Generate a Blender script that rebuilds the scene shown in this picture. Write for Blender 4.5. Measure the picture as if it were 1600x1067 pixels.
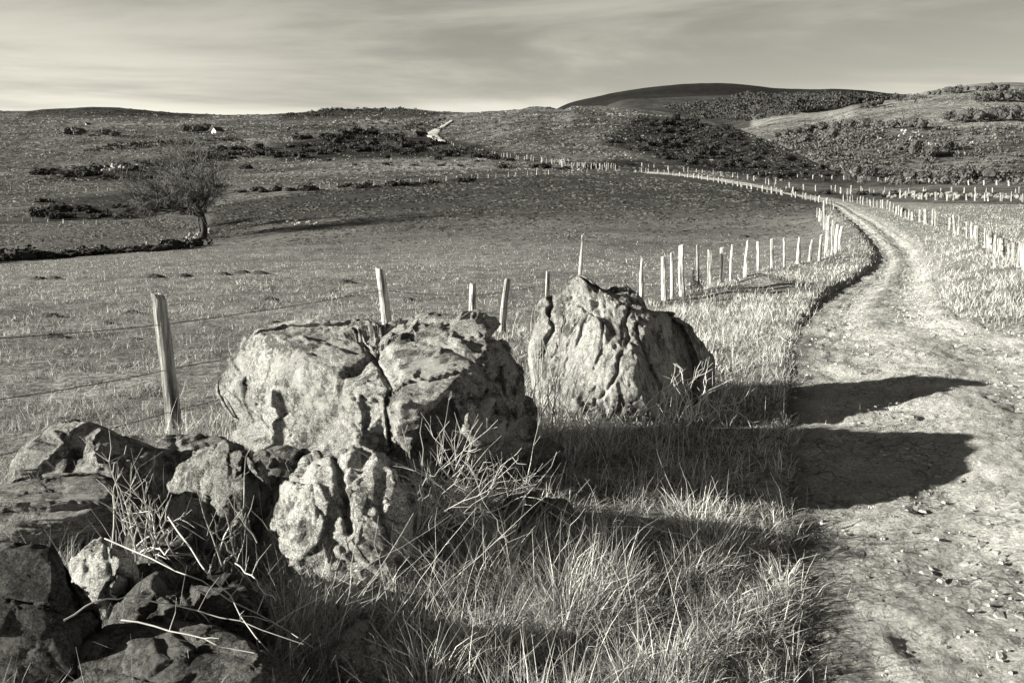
import bpy, bmesh, math, random
import numpy as np
from mathutils import Vector, Matrix

random.seed(11)
RNG = np.random.default_rng(11)
for o in list(bpy.data.objects):
    bpy.data.objects.remove(o)
SC = bpy.context.scene
COL = SC.collection
TAU = 2*math.pi

# ------------------------------------------------------------------ camera
FPX = 1244.4                       # focal length in pixels of the 1600 px wide photograph
CAMZ = 1.75
PITCH = math.radians(8.84)
cp, sp = math.cos(PITCH), math.sin(PITCH)
cd = bpy.data.cameras.new('camera'); cam = bpy.data.objects.new('camera', cd); COL.objects.link(cam)
cam.location = (0, 0, CAMZ); cam.rotation_euler = (math.pi/2-PITCH, 0, 0)
cd.lens = 28; cd.sensor_width = 36; cd.clip_start = 0.05; cd.clip_end = 20000
SC.camera = cam

# ------------------------------------------------------------------ light
SUN_EL = math.radians(15.3)
SUN_TRAVEL = math.radians(11.0)    # light travels to +x, turned a little to +y (away from the camera)
tosun = Vector((-math.cos(SUN_TRAVEL)*math.cos(SUN_EL), -math.sin(SUN_TRAVEL)*math.cos(SUN_EL), math.sin(SUN_EL)))
TINT = (1.0, 0.965, 0.83)          # warm toning of the black and white print, carried by the light
sl = bpy.data.lights.new('sun', 'SUN'); sun = bpy.data.objects.new('sun', sl); COL.objects.link(sun)
sl.energy = 5.0; sl.angle = math.radians(0.5); sl.color = TINT
sun.rotation_euler = tosun.to_track_quat('Z', 'Y').to_euler()
w = bpy.data.worlds.new('World'); SC.world = w; w.use_nodes = True
nt = w.node_tree; nt.nodes.clear()
def WN(t, **k):
    n = nt.nodes.new(t)
    for a, b in k.items(): setattr(n, a, b)
    return n
WL = nt.links.new
sky = WN('ShaderNodeTexSky', sky_type='NISHITA'); sky.sun_disc = False
sky.sun_elevation = SUN_EL; sky.sun_rotation = math.atan2(tosun.x, tosun.y)
sky.altitude = 800; sky.air_density = 1.0; sky.dust_density = 0.6
sep = WN('ShaderNodeSeparateColor'); WL(sky.outputs[0], sep.inputs[0])
tc = WN('ShaderNodeTexCoord')
sx = WN('ShaderNodeSeparateXYZ'); WL(tc.outputs['Generated'], sx.inputs[0])
def WM(op, a, b=None, c=None):
    n = WN('ShaderNodeMath', operation=op)
    for i, v in enumerate((a, b, c)):
        if v is None: continue
        if isinstance(v, (int, float)): n.inputs[i].default_value = v
        else: WL(v, n.inputs[i])
    return n.outputs[0]
zc = WM('ADD', WM('MAXIMUM', sx.outputs['Z'], 0.0), 0.10)
cx = WM('DIVIDE', sx.outputs['X'], zc); cy = WM('DIVIDE', sx.outputs['Y'], zc)
cmb = WN('ShaderNodeCombineXYZ'); WL(cx, cmb.inputs[0]); WL(cy, cmb.inputs[1])
mp = WN('ShaderNodeMapping'); mp.inputs['Rotation'].default_value = (0, 0, math.radians(-38)); mp.inputs['Scale'].default_value = (0.2, 0.7, 1)
WL(cmb.outputs[0], mp.inputs[0])
n1 = WN('ShaderNodeTexNoise'); n1.inputs['Scale'].default_value = 1.1; n1.inputs['Detail'].default_value = 7; n1.inputs['Roughness'].default_value = 0.52; n1.inputs['Distortion'].default_value = 0.6
WL(mp.outputs[0], n1.inputs['Vector'])
mp2 = WN('ShaderNodeMapping'); mp2.inputs['Rotation'].default_value = (0, math.radians(17), 0); mp2.inputs['Scale'].default_value = (1.5, 1.5, 9); mp2.inputs['Location'].default_value = (3.3, 1.7, 2.1)
WL(tc.outputs['Generated'], mp2.inputs[0])
n2_ = WN('ShaderNodeTexNoise'); n2_.inputs['Scale'].default_value = 1.3; n2_.inputs['Detail'].default_value = 12; n2_.inputs['Roughness'].default_value = 0.55; n2_.inputs['Distortion'].default_value = 0.5
WL(mp2.outputs[0], n2_.inputs['Vector'])
clouds = WM('ADD', WM('MULTIPLY', n1.outputs[0], .4), WM('MULTIPLY', n2_.outputs[0], .6))
cr = WN('ShaderNodeMapRange', interpolation_type='SMOOTHSTEP'); cr.inputs[1].default_value = 0.41; cr.inputs[2].default_value = 0.59
cr.inputs[3].default_value = 1.05; cr.inputs[4].default_value = 1.85
WL(clouds, cr.inputs[0])
# red-sensitive film: the blue overhead goes dark, the air near the horizon stays pale
deep = WM('ADD', WM('MULTIPLY', WM('POWER', 2.718, WM('MULTIPLY', WM('MAXIMUM', sx.outputs['Z'], 0.0), -2.9)), 0.98), 0.02)
rg = WM('ADD', WM('MULTIPLY', sep.outputs[0], .7), WM('MULTIPLY', sep.outputs[1], .3))
lum = WM('MULTIPLY', WM('MULTIPLY', WM('POWER', rg, .5), cr.outputs[0]), deep)
tintn = WN('ShaderNodeMix', data_type='RGBA', blend_type='MULTIPLY'); tintn.inputs[0].default_value = 1
lc = WN('ShaderNodeCombineColor')
for i in range(3): WL(lum, lc.inputs[i])
WL(lc.outputs[0], tintn.inputs[6]); tintn.inputs[7].default_value = (*TINT, 1)
bg = WN('ShaderNodeBackground'); bg.inputs[1].default_value = 0.15
WL(tintn.outputs[2], bg.inputs[0])
wo = WN('ShaderNodeOutputWorld'); WL(bg.outputs[0], wo.inputs[0])
SC.view_settings.view_transform = 'Standard'; SC.view_settings.look = 'None'
SC.view_settings.gamma = 1.0; SC.view_settings.use_curve_mapping = False
SC.view_settings.exposure = 1.4

# ------------------------------------------------------------------ noise
_P = RNG.permutation(256); _P = np.concatenate([_P, _P, _P])
_G = RNG.normal(size=(256, 3)); _G /= np.linalg.norm(_G, axis=1)[:, None]
def pn(p):
    p = np.asarray(p, float); i = np.floor(p).astype(np.int64); f = p-i; i &= 255
    u = f*f*f*(f*(f*6-15)+10); r = 0
    for dx in (0, 1):
        wx = u[:, 0] if dx else 1-u[:, 0]
        for dy in (0, 1):
            wy = u[:, 1] if dy else 1-u[:, 1]
            for dz in (0, 1):
                wz = u[:, 2] if dz else 1-u[:, 2]
                h = _P[_P[_P[(i[:, 0]+dx) & 255]+((i[:, 1]+dy) & 255)]+((i[:, 2]+dz) & 255)]
                g = _G[h]
                r = r + wx*wy*wz*(g[:, 0]*(f[:, 0]-dx)+g[:, 1]*(f[:, 1]-dy)+g[:, 2]*(f[:, 2]-dz))
    return r*1.5
def fbm(p, o=4, ridged=False, gain=.5):
    s = 0; a = 1; q = np.asarray(p, float).copy(); t = 0
    for k in range(o):
        n = pn(q+k*17.3)
        if ridged: n = 1-2*np.abs(n)*1.6
        s = s+a*n; t += a; a *= gain; q = q*2.03
    return s/t
def n2(x, y, sc, o=3, seed=0., ridged=False):
    x = np.atleast_1d(np.asarray(x, float)).ravel(); y = np.atleast_1d(np.asarray(y, float)).ravel()
    return fbm(np.stack([x/sc, y/sc, np.full_like(x, seed+.37)], 1), o, ridged)
def sst(a, b, x):
    t = np.clip((x-a)/(b-a), 0, 1); return t*t*(3-2*t)

def worley(p):
    p = np.asarray(p, float); n = len(p); i0 = np.floor(p).astype(np.int64)
    f1 = np.full(n, 9.); f2 = np.full(n, 9.); idn = np.zeros(n, int); vec = np.zeros((n, 3))
    for dx in (-1, 0, 1):
        for dy in (-1, 0, 1):
            for dz in (-1, 0, 1):
                c = i0+[dx, dy, dz]; hsh = _P[_P[_P[c[:, 0] & 255]+(c[:, 1] & 255)]+(c[:, 2] & 255)]
                q = c+.5+_G[hsh]*.5; v = p-q; d = np.sqrt((v*v).sum(1)); k = d < f1
                f2 = np.where(k, f1, np.minimum(f2, d)); f1 = np.where(k, d, f1); idn = np.where(k, hsh, idn); vec = np.where(k[:, None], v, vec)
    return f1, f2, idn, vec
# ------------------------------------------------------------------ pixels and rays
def ray(px, py):
    a = (np.asarray(px, float)-800)/FPX; b = (533.5-np.asarray(py, float))/FPX
    return a, cp+b*sp, -sp+b*cp
def pt_at(px, py, Y):
    a, y, z = ray(px, py); t = np.asarray(Y, float)/y
    return a*t, np.asarray(Y, float)+0*t, CAMZ+z*t
def project(x, y, z):
    d = y*cp-(z-CAMZ)*sp; v = y*sp+(z-CAMZ)*cp
    d = np.maximum(d, 1e-3)
    return 800+FPX*x/d, 533.5-FPX*v/d

# ------------------------------------------------------------------ terrain: level curves from near to far
# (px, distance, py)  or (px, distance, None, z)
def zrow(Y, pts): return [(p, Y, None, z) for p, z in pts]
LEV = [
 zrow(.6, [(-3000, 0), (4600, 0)]),
 zrow(10, [(-3000, -.1), (200, -.05), (900, 0), (1300, 0), (1700, .25), (4600, .25)]),
 zrow(18, [(-3000, -.3), (200, -.2), (900, -.25), (1100, -.25), (1300, -.1), (1430, .05), (1520, .5), (1700, .8), (4600, .8)]),
 zrow(34, [(-3000, -.5), (50, -.35), (600, -.25), (900, -.2), (1164, -.1), (1310, .38), (1400, .5), (1500, 1.1), (1600, 1.3), (4600, 1.3)]),
 [(-3000, 46, 411), (50, 46, 411), (170, 52, 398), (320, 68, 373), (440, 60, 369), (600, 60, 359), (700, 60, 354), (830, 60, 350), (960, 60, 348), (1080, 60, 350), (1165, 58, 352), (1230, 55, 352), (1330, 50, 346), (1450, 48, 344), (1560, 46, 346), (4600, 46, 346)],
 [(-3000, 78, 350), (50, 78, 350), (170, 84, 342), (320, 92, 325), (440, 100, 304), (600, 112, 289), (700, 125, 281), (830, 135, 274), (960, 142, 269), (1080, 130, 273), (1165, 118, 283), (1230, 108, 297), (1330, 98, 314), (1450, 82, 317), (1560, 76, 319), (4600, 76, 319)],
 [(-3000, 112, 318), (50, 112, 318), (320, 120, 300), (440, 125, 290), (600, 135, 279), (700, 145, 272), (830, 155, 267), (960, 165, 263), (1080, 150, 268), (1165, 135, 276), (1230, 125, 286), (1330, 115, 298), (1450, 105, 297), (1560, 100, 299), (4600, 100, 299)],
 [(-3000, 230, 262), (50, 230, 262), (320, 230, 258), (440, 230, 250), (600, 230, 243), (700, 230, 240), (830, 230, 226), (960, 240, 224), (1080, 240, 233), (1165, 200, 252), (1230, 180, 264), (1330, 140, 284), (1450, 125, 286), (1560, 120, 288), (4600, 120, 288)],
 [(-3000, 400, 208), (50, 400, 208), (320, 400, 206), (440, 400, 203), (600, 380, 203), (700, 380, 195), (770, 380, 182), (830, 380, 171.5), (900, 385, 171), (960, 390, 173), (1020, 380, 179), (1080, 360, 187), (1120, 345, 196), (1165, 320, 210), (1200, 300, 223), (1230, 280, 237), (1270, 240, 255), (1330, 170, 281), (1380, 150, 283), (1450, 135, 285), (1560, 130, 287), (4600, 130, 287)],
 [(-3000, 560, 188), (50, 560, 187), (170, 560, 183), (320, 540, 190), (440, 540, 188), (600, 520, 181), (700, 460, 183), (770, 430, 176.5), (830, 420, 168.5), (880, 430, 170), (960, 560, None, 18), (1080, 520, None, 12), (1165, 460, None, 5), (1230, 400, None, 0), (1330, 300, None, -10), (1450, 280, None, -8), (1560, 270, None, -8), (4600, 270, None, -8)],
 [(-3000, 640, 178), (50, 640, 178), (170, 640, 173), (320, 620, 184), (440, 620, 182), (600, 560, 175), (700, 480, 180), (770, 440, 175.2), (830, 430, 168.2), (880, 600, None, 35), (960, 1100, None, 70), (1080, 1000, 205), (1165, 700, 212), (1230, 550, 238), (1330, 430, 278), (1450, 420, 280), (1560, 400, 282), (4600, 400, 282)],
 [(-3000, 690, 175), (50, 690, 175.5), (170, 690, 170), (320, 660, 181), (440, 670, 180), (500, 660, 173), (600, 590, 171), (700, 500, 178), (770, 450, 174.8), (830, 440, 168), (880, 900, None, 60), (960, 1500, 172), (1080, 1300, 188), (1140, 1100, 204), (1165, 900, 201), (1200, 850, 194), (1230, 800, 188), (1330, 600, 205), (1450, 580, 199), (1560, 560, 196), (4600, 560, 196)],
 [(-3000, 720, 174), (50, 720, 175), (90, 720, 170), (130, 720, 168), (180, 720, 168), (250, 710, 176), (320, 680, 180), (430, 690, 181), (480, 680, 174), (515, 650, 170), (560, 630, 171), (600, 610, 170), (640, 590, 171), (700, 520, 177), (770, 460, 174.5), (830, 450, 168), (880, 1300, None, 100), (960, 1700, 168), (1080, 1700, 163), (1165, 1600, 166), (1230, 1500, 178), (1300, 1000, 176), (1330, 920, 172), (1400, 930, 163), (1450, 950, 151), (1490, 950, 144), (1560, 950, 139), (4600, 950, 139)],
 [(-3000, 900, None, 45), (700, 800, None, 45), (830, 800, None, 40), (880, 1700, None, 120), (960, 1900, 160), (1080, 1900, 155), (1165, 1900, 153), (1230, 1800, 156), (1330, 1250, None, 100), (1450, 1300, None, 120), (4600, 1300, None, 120)],
 [(-3000, 1500, None, 45), (700, 1500, None, 40), (830, 1500, None, 60), (880, 2200, 175), (960, 2200, 152), (1080, 2200, 145), (1165, 2200, 145), (1230, 2200, 148), (1330, 1900, 155), (1450, 1900, None, 140), (4600, 1900, None, 140)],
 [(-3000, 2500, None, 60), (700, 2500, None, 60), (800, 2500, None, 200), (870, 2500, 168.5), (920, 2500, 157), (980, 2500, 145), (1050, 2500, 136), (1110, 2500, 132), (1160, 2500, 134.5), (1200, 2500, 140), (1300, 2500, 146), (1400, 2500, 150), (1450, 2500, 150), (1600, 2500, None, 330), (4600, 2500, None, 100)],
 zrow(4500, [(-3000, 20), (4600, 20)]),
]
NL = len(LEV)
U = np.unique(np.concatenate([np.linspace(-3.4, -.95, 50), np.linspace(-.95, .85, 370), np.linspace(.85, 3.4, 50)]))
levY = []; levE = []
for L in LEV:
    us = []; Ys = []; es = []
    for e in L:
        if e[2] is None:
            Y = e[1]; z = e[3]; u = (e[0]-800)/FPX*1.01
        else:
            x, Y, z = pt_at(e[0], e[2], e[1]); u = float(x)/float(Y); Y = float(Y); z = float(z)
        us.append(u); Ys.append(Y); es.append((z-CAMZ)/Y)
    Yi = np.exp(np.interp(U, us, np.log(Ys))); Ei = np.interp(U, us, es)
    k = np.exp(-.5*(np.arange(-8, 9)/3.0)**2); k /= k.sum()
    Yi = np.convolve(np.pad(Yi, 8, mode='edge'), k, 'valid'); Ei = np.convolve(np.pad(Ei, 8, mode='edge'), k, 'valid')
    levY.append(Yi); levE.append(Ei)
levY = np.array(levY); levE = np.array(levE); levZ = CAMZ+levE*levY
levY = np.maximum.accumulate(levY+np.arange(NL)[:, None]*1e-3, 0)
# monotone cubic slopes along every column
h = np.diff(levY, axis=0); dl = np.diff(levZ, axis=0)/h
m = np.zeros_like(levZ); m[0] = dl[0]; m[-1] = dl[-1]
for k in range(1, NL-1):
    w1 = 2*h[k]+h[k-1]; w2 = h[k]+2*h[k-1]
    same = dl[k-1]*dl[k] > 0
    with np.errstate(divide='ignore', invalid='ignore'):
        hm = (w1+w2)/(w1/dl[k-1]+w2/dl[k])
    m[k] = np.where(same, hm, 0)
def col_eval(k, s):       # interval k, s in 0..1 (linear in distance) for every column
    hh = h[k]; a = (1+2*s)*(1-s)**2; b = s*(1-s)**2; c = s*s*(3-2*s); d = s*s*(s-1)
    return levY[k]+s*hh, a*levZ[k]+b*hh*m[k]+c*levZ[k+1]+d*hh*m[k+1]
ROWS = [110, 36, 36, 30, 36, 10, 40, 46, 22, 18, 38, 34, 10, 12, 22, 5]
TY = []; TZ = []; TT = []
for k in range(NL-1):
    n = ROWS[k]
    for j in range(n+(k == NL-2)):
        s = j/n
        if k < 2:
            r = (levY[k+1]/levY[k]); Yt = levY[k]*r**s; s = (Yt-levY[k])/h[k]
        y_, z_ = col_eval(k, s); TY.append(y_); TZ.append(z_); TT.append(k+j/n)
TY = np.array(TY); TZ = np.array(TZ); TT = np.array(TT)
# lookup in (u, log distance)
SG = np.linspace(math.log(.6), math.log(4500), 900)
LUT = np.empty((len(U), len(SG))); LUTT = np.empty_like(LUT)
for i in range(len(U)):
    LUT[i] = np.interp(np.exp(SG), TY[:, i], TZ[:, i]); LUTT[i] = np.interp(np.exp(SG), TY[:, i], TT)
def look(tab, x, y):
    y = np.maximum(np.asarray(y, float), .61); u = np.clip(np.asarray(x, float)/y, -3.39, 3.39)
    fi = np.clip(np.interp(u, U, np.arange(len(U))), 0, len(U)-1.001); fj = np.clip((np.log(y)-SG[0])/(SG[1]-SG[0]), 0, len(SG)-1.001)
    i = fi.astype(int); j = fj.astype(int); a = fi-i; b = fj-j
    return (tab[i, j]*(1-a)*(1-b)+tab[i+1, j]*a*(1-b)+tab[i, j+1]*(1-a)*b+tab[i+1, j+1]*a*b)
MOUNDS = []
def rough(x, y):
    x = np.asarray(x, float).ravel(); y = np.asarray(y, float).ravel()
    d = np.maximum(y, 1)
    far = sst(90, 260, d)*(1-sst(2600, 3200, d)*.5)
    z = .045*n2(x, y, .6, 3, 1)*(1-sst(40, 90, d))+.07*n2(x, y, 3.2, 3, 4)*sst(3, 8, d)
    z = z+far*(1.0*n2(x, y, 34, 4, 7)+.6*n2(x, y, 11, 2, 9)*(1-sst(900, 1500, d)))+sst(1200, 2200, d)*5*n2(x, y, 160, 3, 2)
    return z
def Z0(x, y):
    x = np.atleast_1d(np.asarray(x, float)); y = np.atleast_1d(np.asarray(y, float))
    z = look(LUT, x, y)+rough(x, y).reshape(x.shape)
    for mx, my, r, hh in MOUNDS:
        q = ((x-mx)**2+(y-my)**2)/r**2
        z = z+hh*np.exp(-q)
    return z
def gp_many(px, py, f=None, ymin=1.2, ymax=4400):
    f = f or Z
    px = np.atleast_1d(np.asarray(px, float)); py = np.atleast_1d(np.asarray(py, float))
    Ys = np.exp(np.linspace(math.log(ymin), math.log(ymax), 900))
    a, ry, rz = ray(px, py)
    out = np.zeros((len(px), 3))
    for c in range(0, len(px), 300):
        sl_ = slice(c, c+300)
        T = Ys[None, :]/ry[sl_, None]
        X = a[sl_, None]*T; ZZ = CAMZ+rz[sl_, None]*T; YY = np.broadcast_to(Ys, X.shape)
        zg = look(LUT, X.ravel(), YY.ravel()).reshape(X.shape)
        for mx, my, r_, hh in MOUNDS: zg = zg+hh*np.exp(-((X-mx)**2+(YY-my)**2)/r_**2)
        below = ZZ < zg
        idx = np.where(below.any(1), below.argmax(1), len(Ys)-1)
        i0 = np.maximum(idx-1, 0); r = np.arange(X.shape[0])
        d0 = (ZZ-zg)[r, i0]; d1 = (ZZ-zg)[r, idx]
        tt = np.clip(d0/np.where(np.abs(d0-d1) < 1e-9, 1, d0-d1), 0, 1)
        yy = Ys[i0]+(Ys[idx]-Ys[i0])*tt; t = yy/ry[sl_]
        out[sl_, 0] = a[sl_]*t; out[sl_, 1] = yy
        out[sl_, 2] = f(out[sl_, 0], yy)
    return out
def gp(px, py, f=None, ymin=1.2): return gp_many([px], [py], f, ymin)[0]

# ------------------------------------------------------------------ the track's plan
for (px, py, r, hh) in ((1165, 452, 1.1, .33), (1130, 462, .8, .2), (1215, 445, .8, .22)):
    p = gp(px, py, Z0); MOUNDS.append((p[0], p[1], r, hh))
pairs = [((1215, 1060), None), ((1217, 900), None), ((1219, 760), None), ((1222, 640), None), ((1230, 560), None),
         ((1247, 503), (1512, 492)), ((1284, 458), (1478, 450)), ((1338, 428), (1466, 425)), ((1364, 402), (1452, 398)), ((1360, 381), (1428, 375)),
         ((1338, 354), (1388, 350)), ((1312, 333), (1350, 331)), ((1299, 321), (1326, 319)), ((1272, 313), (1296, 309)), ((1225, 302), (1238, 298)),
         ((1150, 287), (1158, 282.5)), ((1060, 274.5), (1068, 271)), ((985, 269), (990, 266))]
rowsL = [(-1.6, -6), (-.5, -1), (.35, 1.6)]; rowsR = [(2.2, -7), (2.9, -2), (3.6, .8)]
nearR = [(4.2, 2.6), (4.5, 3.6), (4.9, 4.8), (5.6, 6.9), (6.8, 9.6)]
for k, (l, r) in enumerate(pairs):
    p = gp(l[0], l[1], Z0); rowsL.append((p[0], p[1]))
    if r is None: rowsR.append(nearR[k])
    else:
        q = gp(r[0], r[1], Z0); rowsR.append((q[0], q[1]))
rowsL = np.array(rowsL); rowsR = np.array(rowsR)
def catmull(P, n):
    P = np.asarray(P, float); Q = np.vstack([2*P[0]-P[1], P, 2*P[-1]-P[-2]]); out = []
    for i in range(1, len(Q)-2):
        t = np.linspace(0, 1, n, endpoint=False)[:, None]
        a, b, c, d = Q[i-1], Q[i], Q[i+1], Q[i+2]
        out.append(.5*((2*b)+(-a+c)*t+(2*a-5*b+4*c-d)*t*t+(-a+3*b-3*c+d)*t**3))
    out.append(P[-1:]); return np.vstack(out)
EL = catmull(rowsL, 6); ER = catmull(rowsR, 6)
TPOLY = np.vstack([EL, ER[::-1]])
def in_poly(x, y, P):
    x = np.asarray(x); y = np.asarray(y); ins = np.zeros(x.shape, bool); n = len(P)
    for i in range(n):
        x1, y1 = P[i]; x2, y2 = P[(i+1) % n]
        c = ((y1 > y) != (y2 > y))
        with np.errstate(divide='ignore', invalid='ignore'):
            xi = (x2-x1)*(y-y1)/(y2-y1)+x1
        ins ^= c & (x < xi)
    return ins
def d_line(x, y, P, closed=False):
    x = np.asarray(x, float); y = np.asarray(y, float); best = np.full(x.shape, 1e9); n = len(P)
    for i in range(n if closed else n-1):
        a = P[i]; b = P[(i+1) % n]; dx, dy = b[0]-a[0], b[1]-a[1]; L2 = dx*dx+dy*dy+1e-12
        t = np.clip(((x-a[0])*dx+(y-a[1])*dy)/L2, 0, 1)
        best = np.minimum(best, np.hypot(x-a[0]-t*dx, y-a[1]-t*dy))
    return best
def track_sd(x, y):                        # >0 inside the track
    x = np.asarray(x, float); y = np.asarray(y, float); sd = np.full(x.shape, -9.)
    k = (y < 160) & (y > -8) & (x > -3) & (x < 40)
    if k.any():
        d = d_line(x[k], y[k], TPOLY, True); sd[k] = np.where(in_poly(x[k], y[k], TPOLY), d, -d)
    return sd
def track_depth(y): return .02+.13*sst(11, 20, y)
def Z(x, y):
    x = np.atleast_1d(np.asarray(x, float)); y = np.atleast_1d(np.asarray(y, float))
    z = Z0(x, y); sd = track_sd(x, y); q_ = sd > -.6
    if q_.any(): sd[q_] = sd[q_]+(.16*n2(x[q_], y[q_], .5, 3, 66))*sst(8, 14, y[q_])
    return z-sst(-.04, .22, sd)*(track_depth(y)+.10)
def Zs(x, y): return float(Z(x, y)[0])

# ------------------------------------------------------------------ mesh helpers
def fast_mesh(name, V, F, smooth=True, attrs=None):
    V = np.asarray(V, np.float32); F = np.asarray(F, np.int32)
    me = bpy.data.meshes.new(name); me.vertices.add(len(V)); me.vertices.foreach_set('co', V.ravel())
    k = F.shape[1]; me.loops.add(F.size); me.loops.foreach_set('vertex_index', F.ravel())
    me.polygons.add(len(F)); me.polygons.foreach_set('loop_start', np.arange(0, F.size, k, dtype=np.int32))
    me.polygons.foreach_set('use_smooth', np.full(len(F), smooth))
    for a, v in (attrs or {}).items():
        at = me.attributes.new(a, 'FLOAT', 'POINT'); at.data.foreach_set('value', np.asarray(v, np.float32))
    me.update(calc_edges=True); return me
def link(name, me, mat=None, parent=None, loc=None):
    o = bpy.data.objects.new(name, me); COL.objects.link(o)
    if mat and me is not None and not me.materials: me.materials.append(mat)
    if parent: o.parent = parent
    if loc is not None: o.location = loc
    return o
def tag(o, label=None, cat=None, group=None, kind=None):
    if label: o['label'] = label
    if cat: o['category'] = cat
    if group: o['group'] = group
    if kind: o['kind'] = kind
    return o
def empty(name, loc, label=None, cat=None, group=None):
    o = bpy.data.objects.new(name, None); COL.objects.link(o); o.location = loc; o.empty_display_size = .2
    return tag(o, label, cat, group)
class MB:
    def __init__(s): s.V = []; s.F = []; s.A = []; s.n = 0
    def add(s, V, F, tone=1.0):
        V = np.asarray(V, float); F = np.asarray(F, int); s.V.append(V); s.F.append(F+s.n); s.n += len(V)
        s.A.append(np.full(len(V), tone) if np.isscalar(tone) else np.asarray(tone))
    def tube(s, P, R, k=5, tone=1.0):
        P = np.asarray(P, float); n = len(P); R = np.broadcast_to(np.asarray(R, float), (n,))
        T = np.gradient(P, axis=0); T /= np.linalg.norm(T, axis=1)[:, None]+1e-9
        a = np.cross(T, [0.31, .2, .93]); a /= np.linalg.norm(a, axis=1)[:, None]+1e-9
        b = np.cross(T, a); th = np.arange(k)/k*TAU
        V = P[:, None]+R[:, None, None]*(np.cos(th)[None, :, None]*a[:, None]+np.sin(th)[None, :, None]*b[:, None])
        i = np.arange(n-1)[:, None]*k; j = np.arange(k)[None]; jn = (j+1) % k
        F = np.stack([i+j, i+jn, i+k+jn, i+k+j], -1).reshape(-1, 4)
        s.add(V.reshape(-1, 3), F, tone)
    def mesh(s, name, smooth=True):
        return fast_mesh(name, np.vstack(s.V), np.vstack(s.F), smooth, {'tone': np.concatenate(s.A)})
def quads_grid(nr, nc):
    i = np.arange(nr-1)[:, None]*nc; j = np.arange(nc-1)[None]
    return np.stack([i+j, i+j+1, i+nc+j+1, i+nc+j], -1).reshape(-1, 4)

# ------------------------------------------------------------------ materials (neutral greys; the light carries the print's warmth)
def mat_new(name):
    mt = bpy.data.materials.new(name); mt.use_nodes = True; t = mt.node_tree
    return mt, t, t.nodes['Principled BSDF']
def nd(t, typ, **kw):
    n = t.nodes.new(typ)
    for k, v in kw.items():
        if k.startswith('i_'): n.inputs[k[2:].replace('_', ' ')].default_value = v
        else: setattr(n, k, v)
    return n
def mth(t, op, a, b=None, clamp=False):
    n = t.nodes.new('ShaderNodeMath'); n.operation = op; n.use_clamp = clamp
    for i, v in enumerate((a, b)):
        if v is None: continue
        if isinstance(v, (int, float)): n.inputs[i].default_value = v
        else: t.links.new(v, n.inputs[i])
    return n.outputs[0]
def rng(t, v, a, b, c, d, smooth=True):
    n = t.nodes.new('ShaderNodeMapRange'); n.interpolation_type = 'SMOOTHSTEP' if smooth else 'LINEAR'
    for i, q in enumerate((a, b, c, d)): n.inputs[i+1].default_value = q
    t.links.new(v, n.inputs[0]); return n.outputs[0]
def grey(t, v):
    n = t.nodes.new('ShaderNodeCombineColor')
    for i in range(3): t.links.new(v, n.inputs[i])
    return n.outputs[0]
def noise(t, scale, detail=5, rough=.55, vec=None, dist=0):
    n = nd(t, 'ShaderNodeTexNoise'); n.inputs['Scale'].default_value = scale; n.inputs['Detail'].default_value = detail
    n.inputs['Roughness'].default_value = rough; n.inputs['Distortion'].default_value = dist
    if vec is not None: t.links.new(vec, n.inputs['Vector'])
    return n.outputs[0]
def coords(t, scale=None, rot=None):
    g = nd(t, 'ShaderNodeNewGeometry'); o = g.outputs['Position']
    if scale or rot:
        mpn = nd(t, 'ShaderNodeMapping'); t.links.new(o, mpn.inputs[0])
        if scale: mpn.inputs['Scale'].default_value = scale
        if rot: mpn.inputs['Rotation'].default_value = rot
        o = mpn.outputs[0]
    return o
def attr(t, name='tone'):
    a = nd(t, 'ShaderNodeAttribute'); a.attribute_name = name; return a.outputs['Fac']
def bump(t, hgt, dist, strength=1.0, prev=None):
    b = nd(t, 'ShaderNodeBump'); b.inputs['Distance'].default_value = dist; b.inputs['Strength'].default_value = strength
    t.links.new(hgt, b.inputs['Height'])
    if prev is not None: t.links.new(prev, b.inputs['Normal'])
    return b.outputs['Normal']

def mat_land(name, s1, s2, c1, c2, bd, stretch=(1, 1, 1)):
    mt, t, b = mat_new(name); v = coords(t, stretch)
    a = rng(t, noise(t, s1, 6, .6, v), .3, .7, c1[0], c1[1]); c = rng(t, noise(t, s2, 5, .65, v), .32, .68, c2[0], c2[1])
    col = mth(t, 'MULTIPLY', attr(t), mth(t, 'MULTIPLY', a, c)); t.links.new(grey(t, col), b.inputs['Base Color'])
    b.inputs['Roughness'].default_value = .95; b.inputs['Specular IOR Level'].default_value = .1
    nn = bump(t, noise(t, s2, 6, .7, v), bd, 1.0); nn = bump(t, noise(t, s1, 4, .6, v), bd*3, .8, nn)
    t.links.new(nn, b.inputs['Normal']); return mt
M_FIELD = mat_land('field turf', 1.6, 14, (.7, 1.3), (.45, 1.55), .05, (.8, 1, 1))
M_MOOR = mat_land('moor grass', .06, .8, (.45, 1.5), (.4, 1.6), .7, (.55, 1, 1))
M_HILLSIDE = mat_land('valley side', .03, .22, (.5, 1.5), (.5, 1.5), 1.2, (.7, 1, 1))
M_MOUNT = mat_land('far heath', .006, .05, (.7, 1.3), (.7, 1.3), 2.0)

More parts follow.
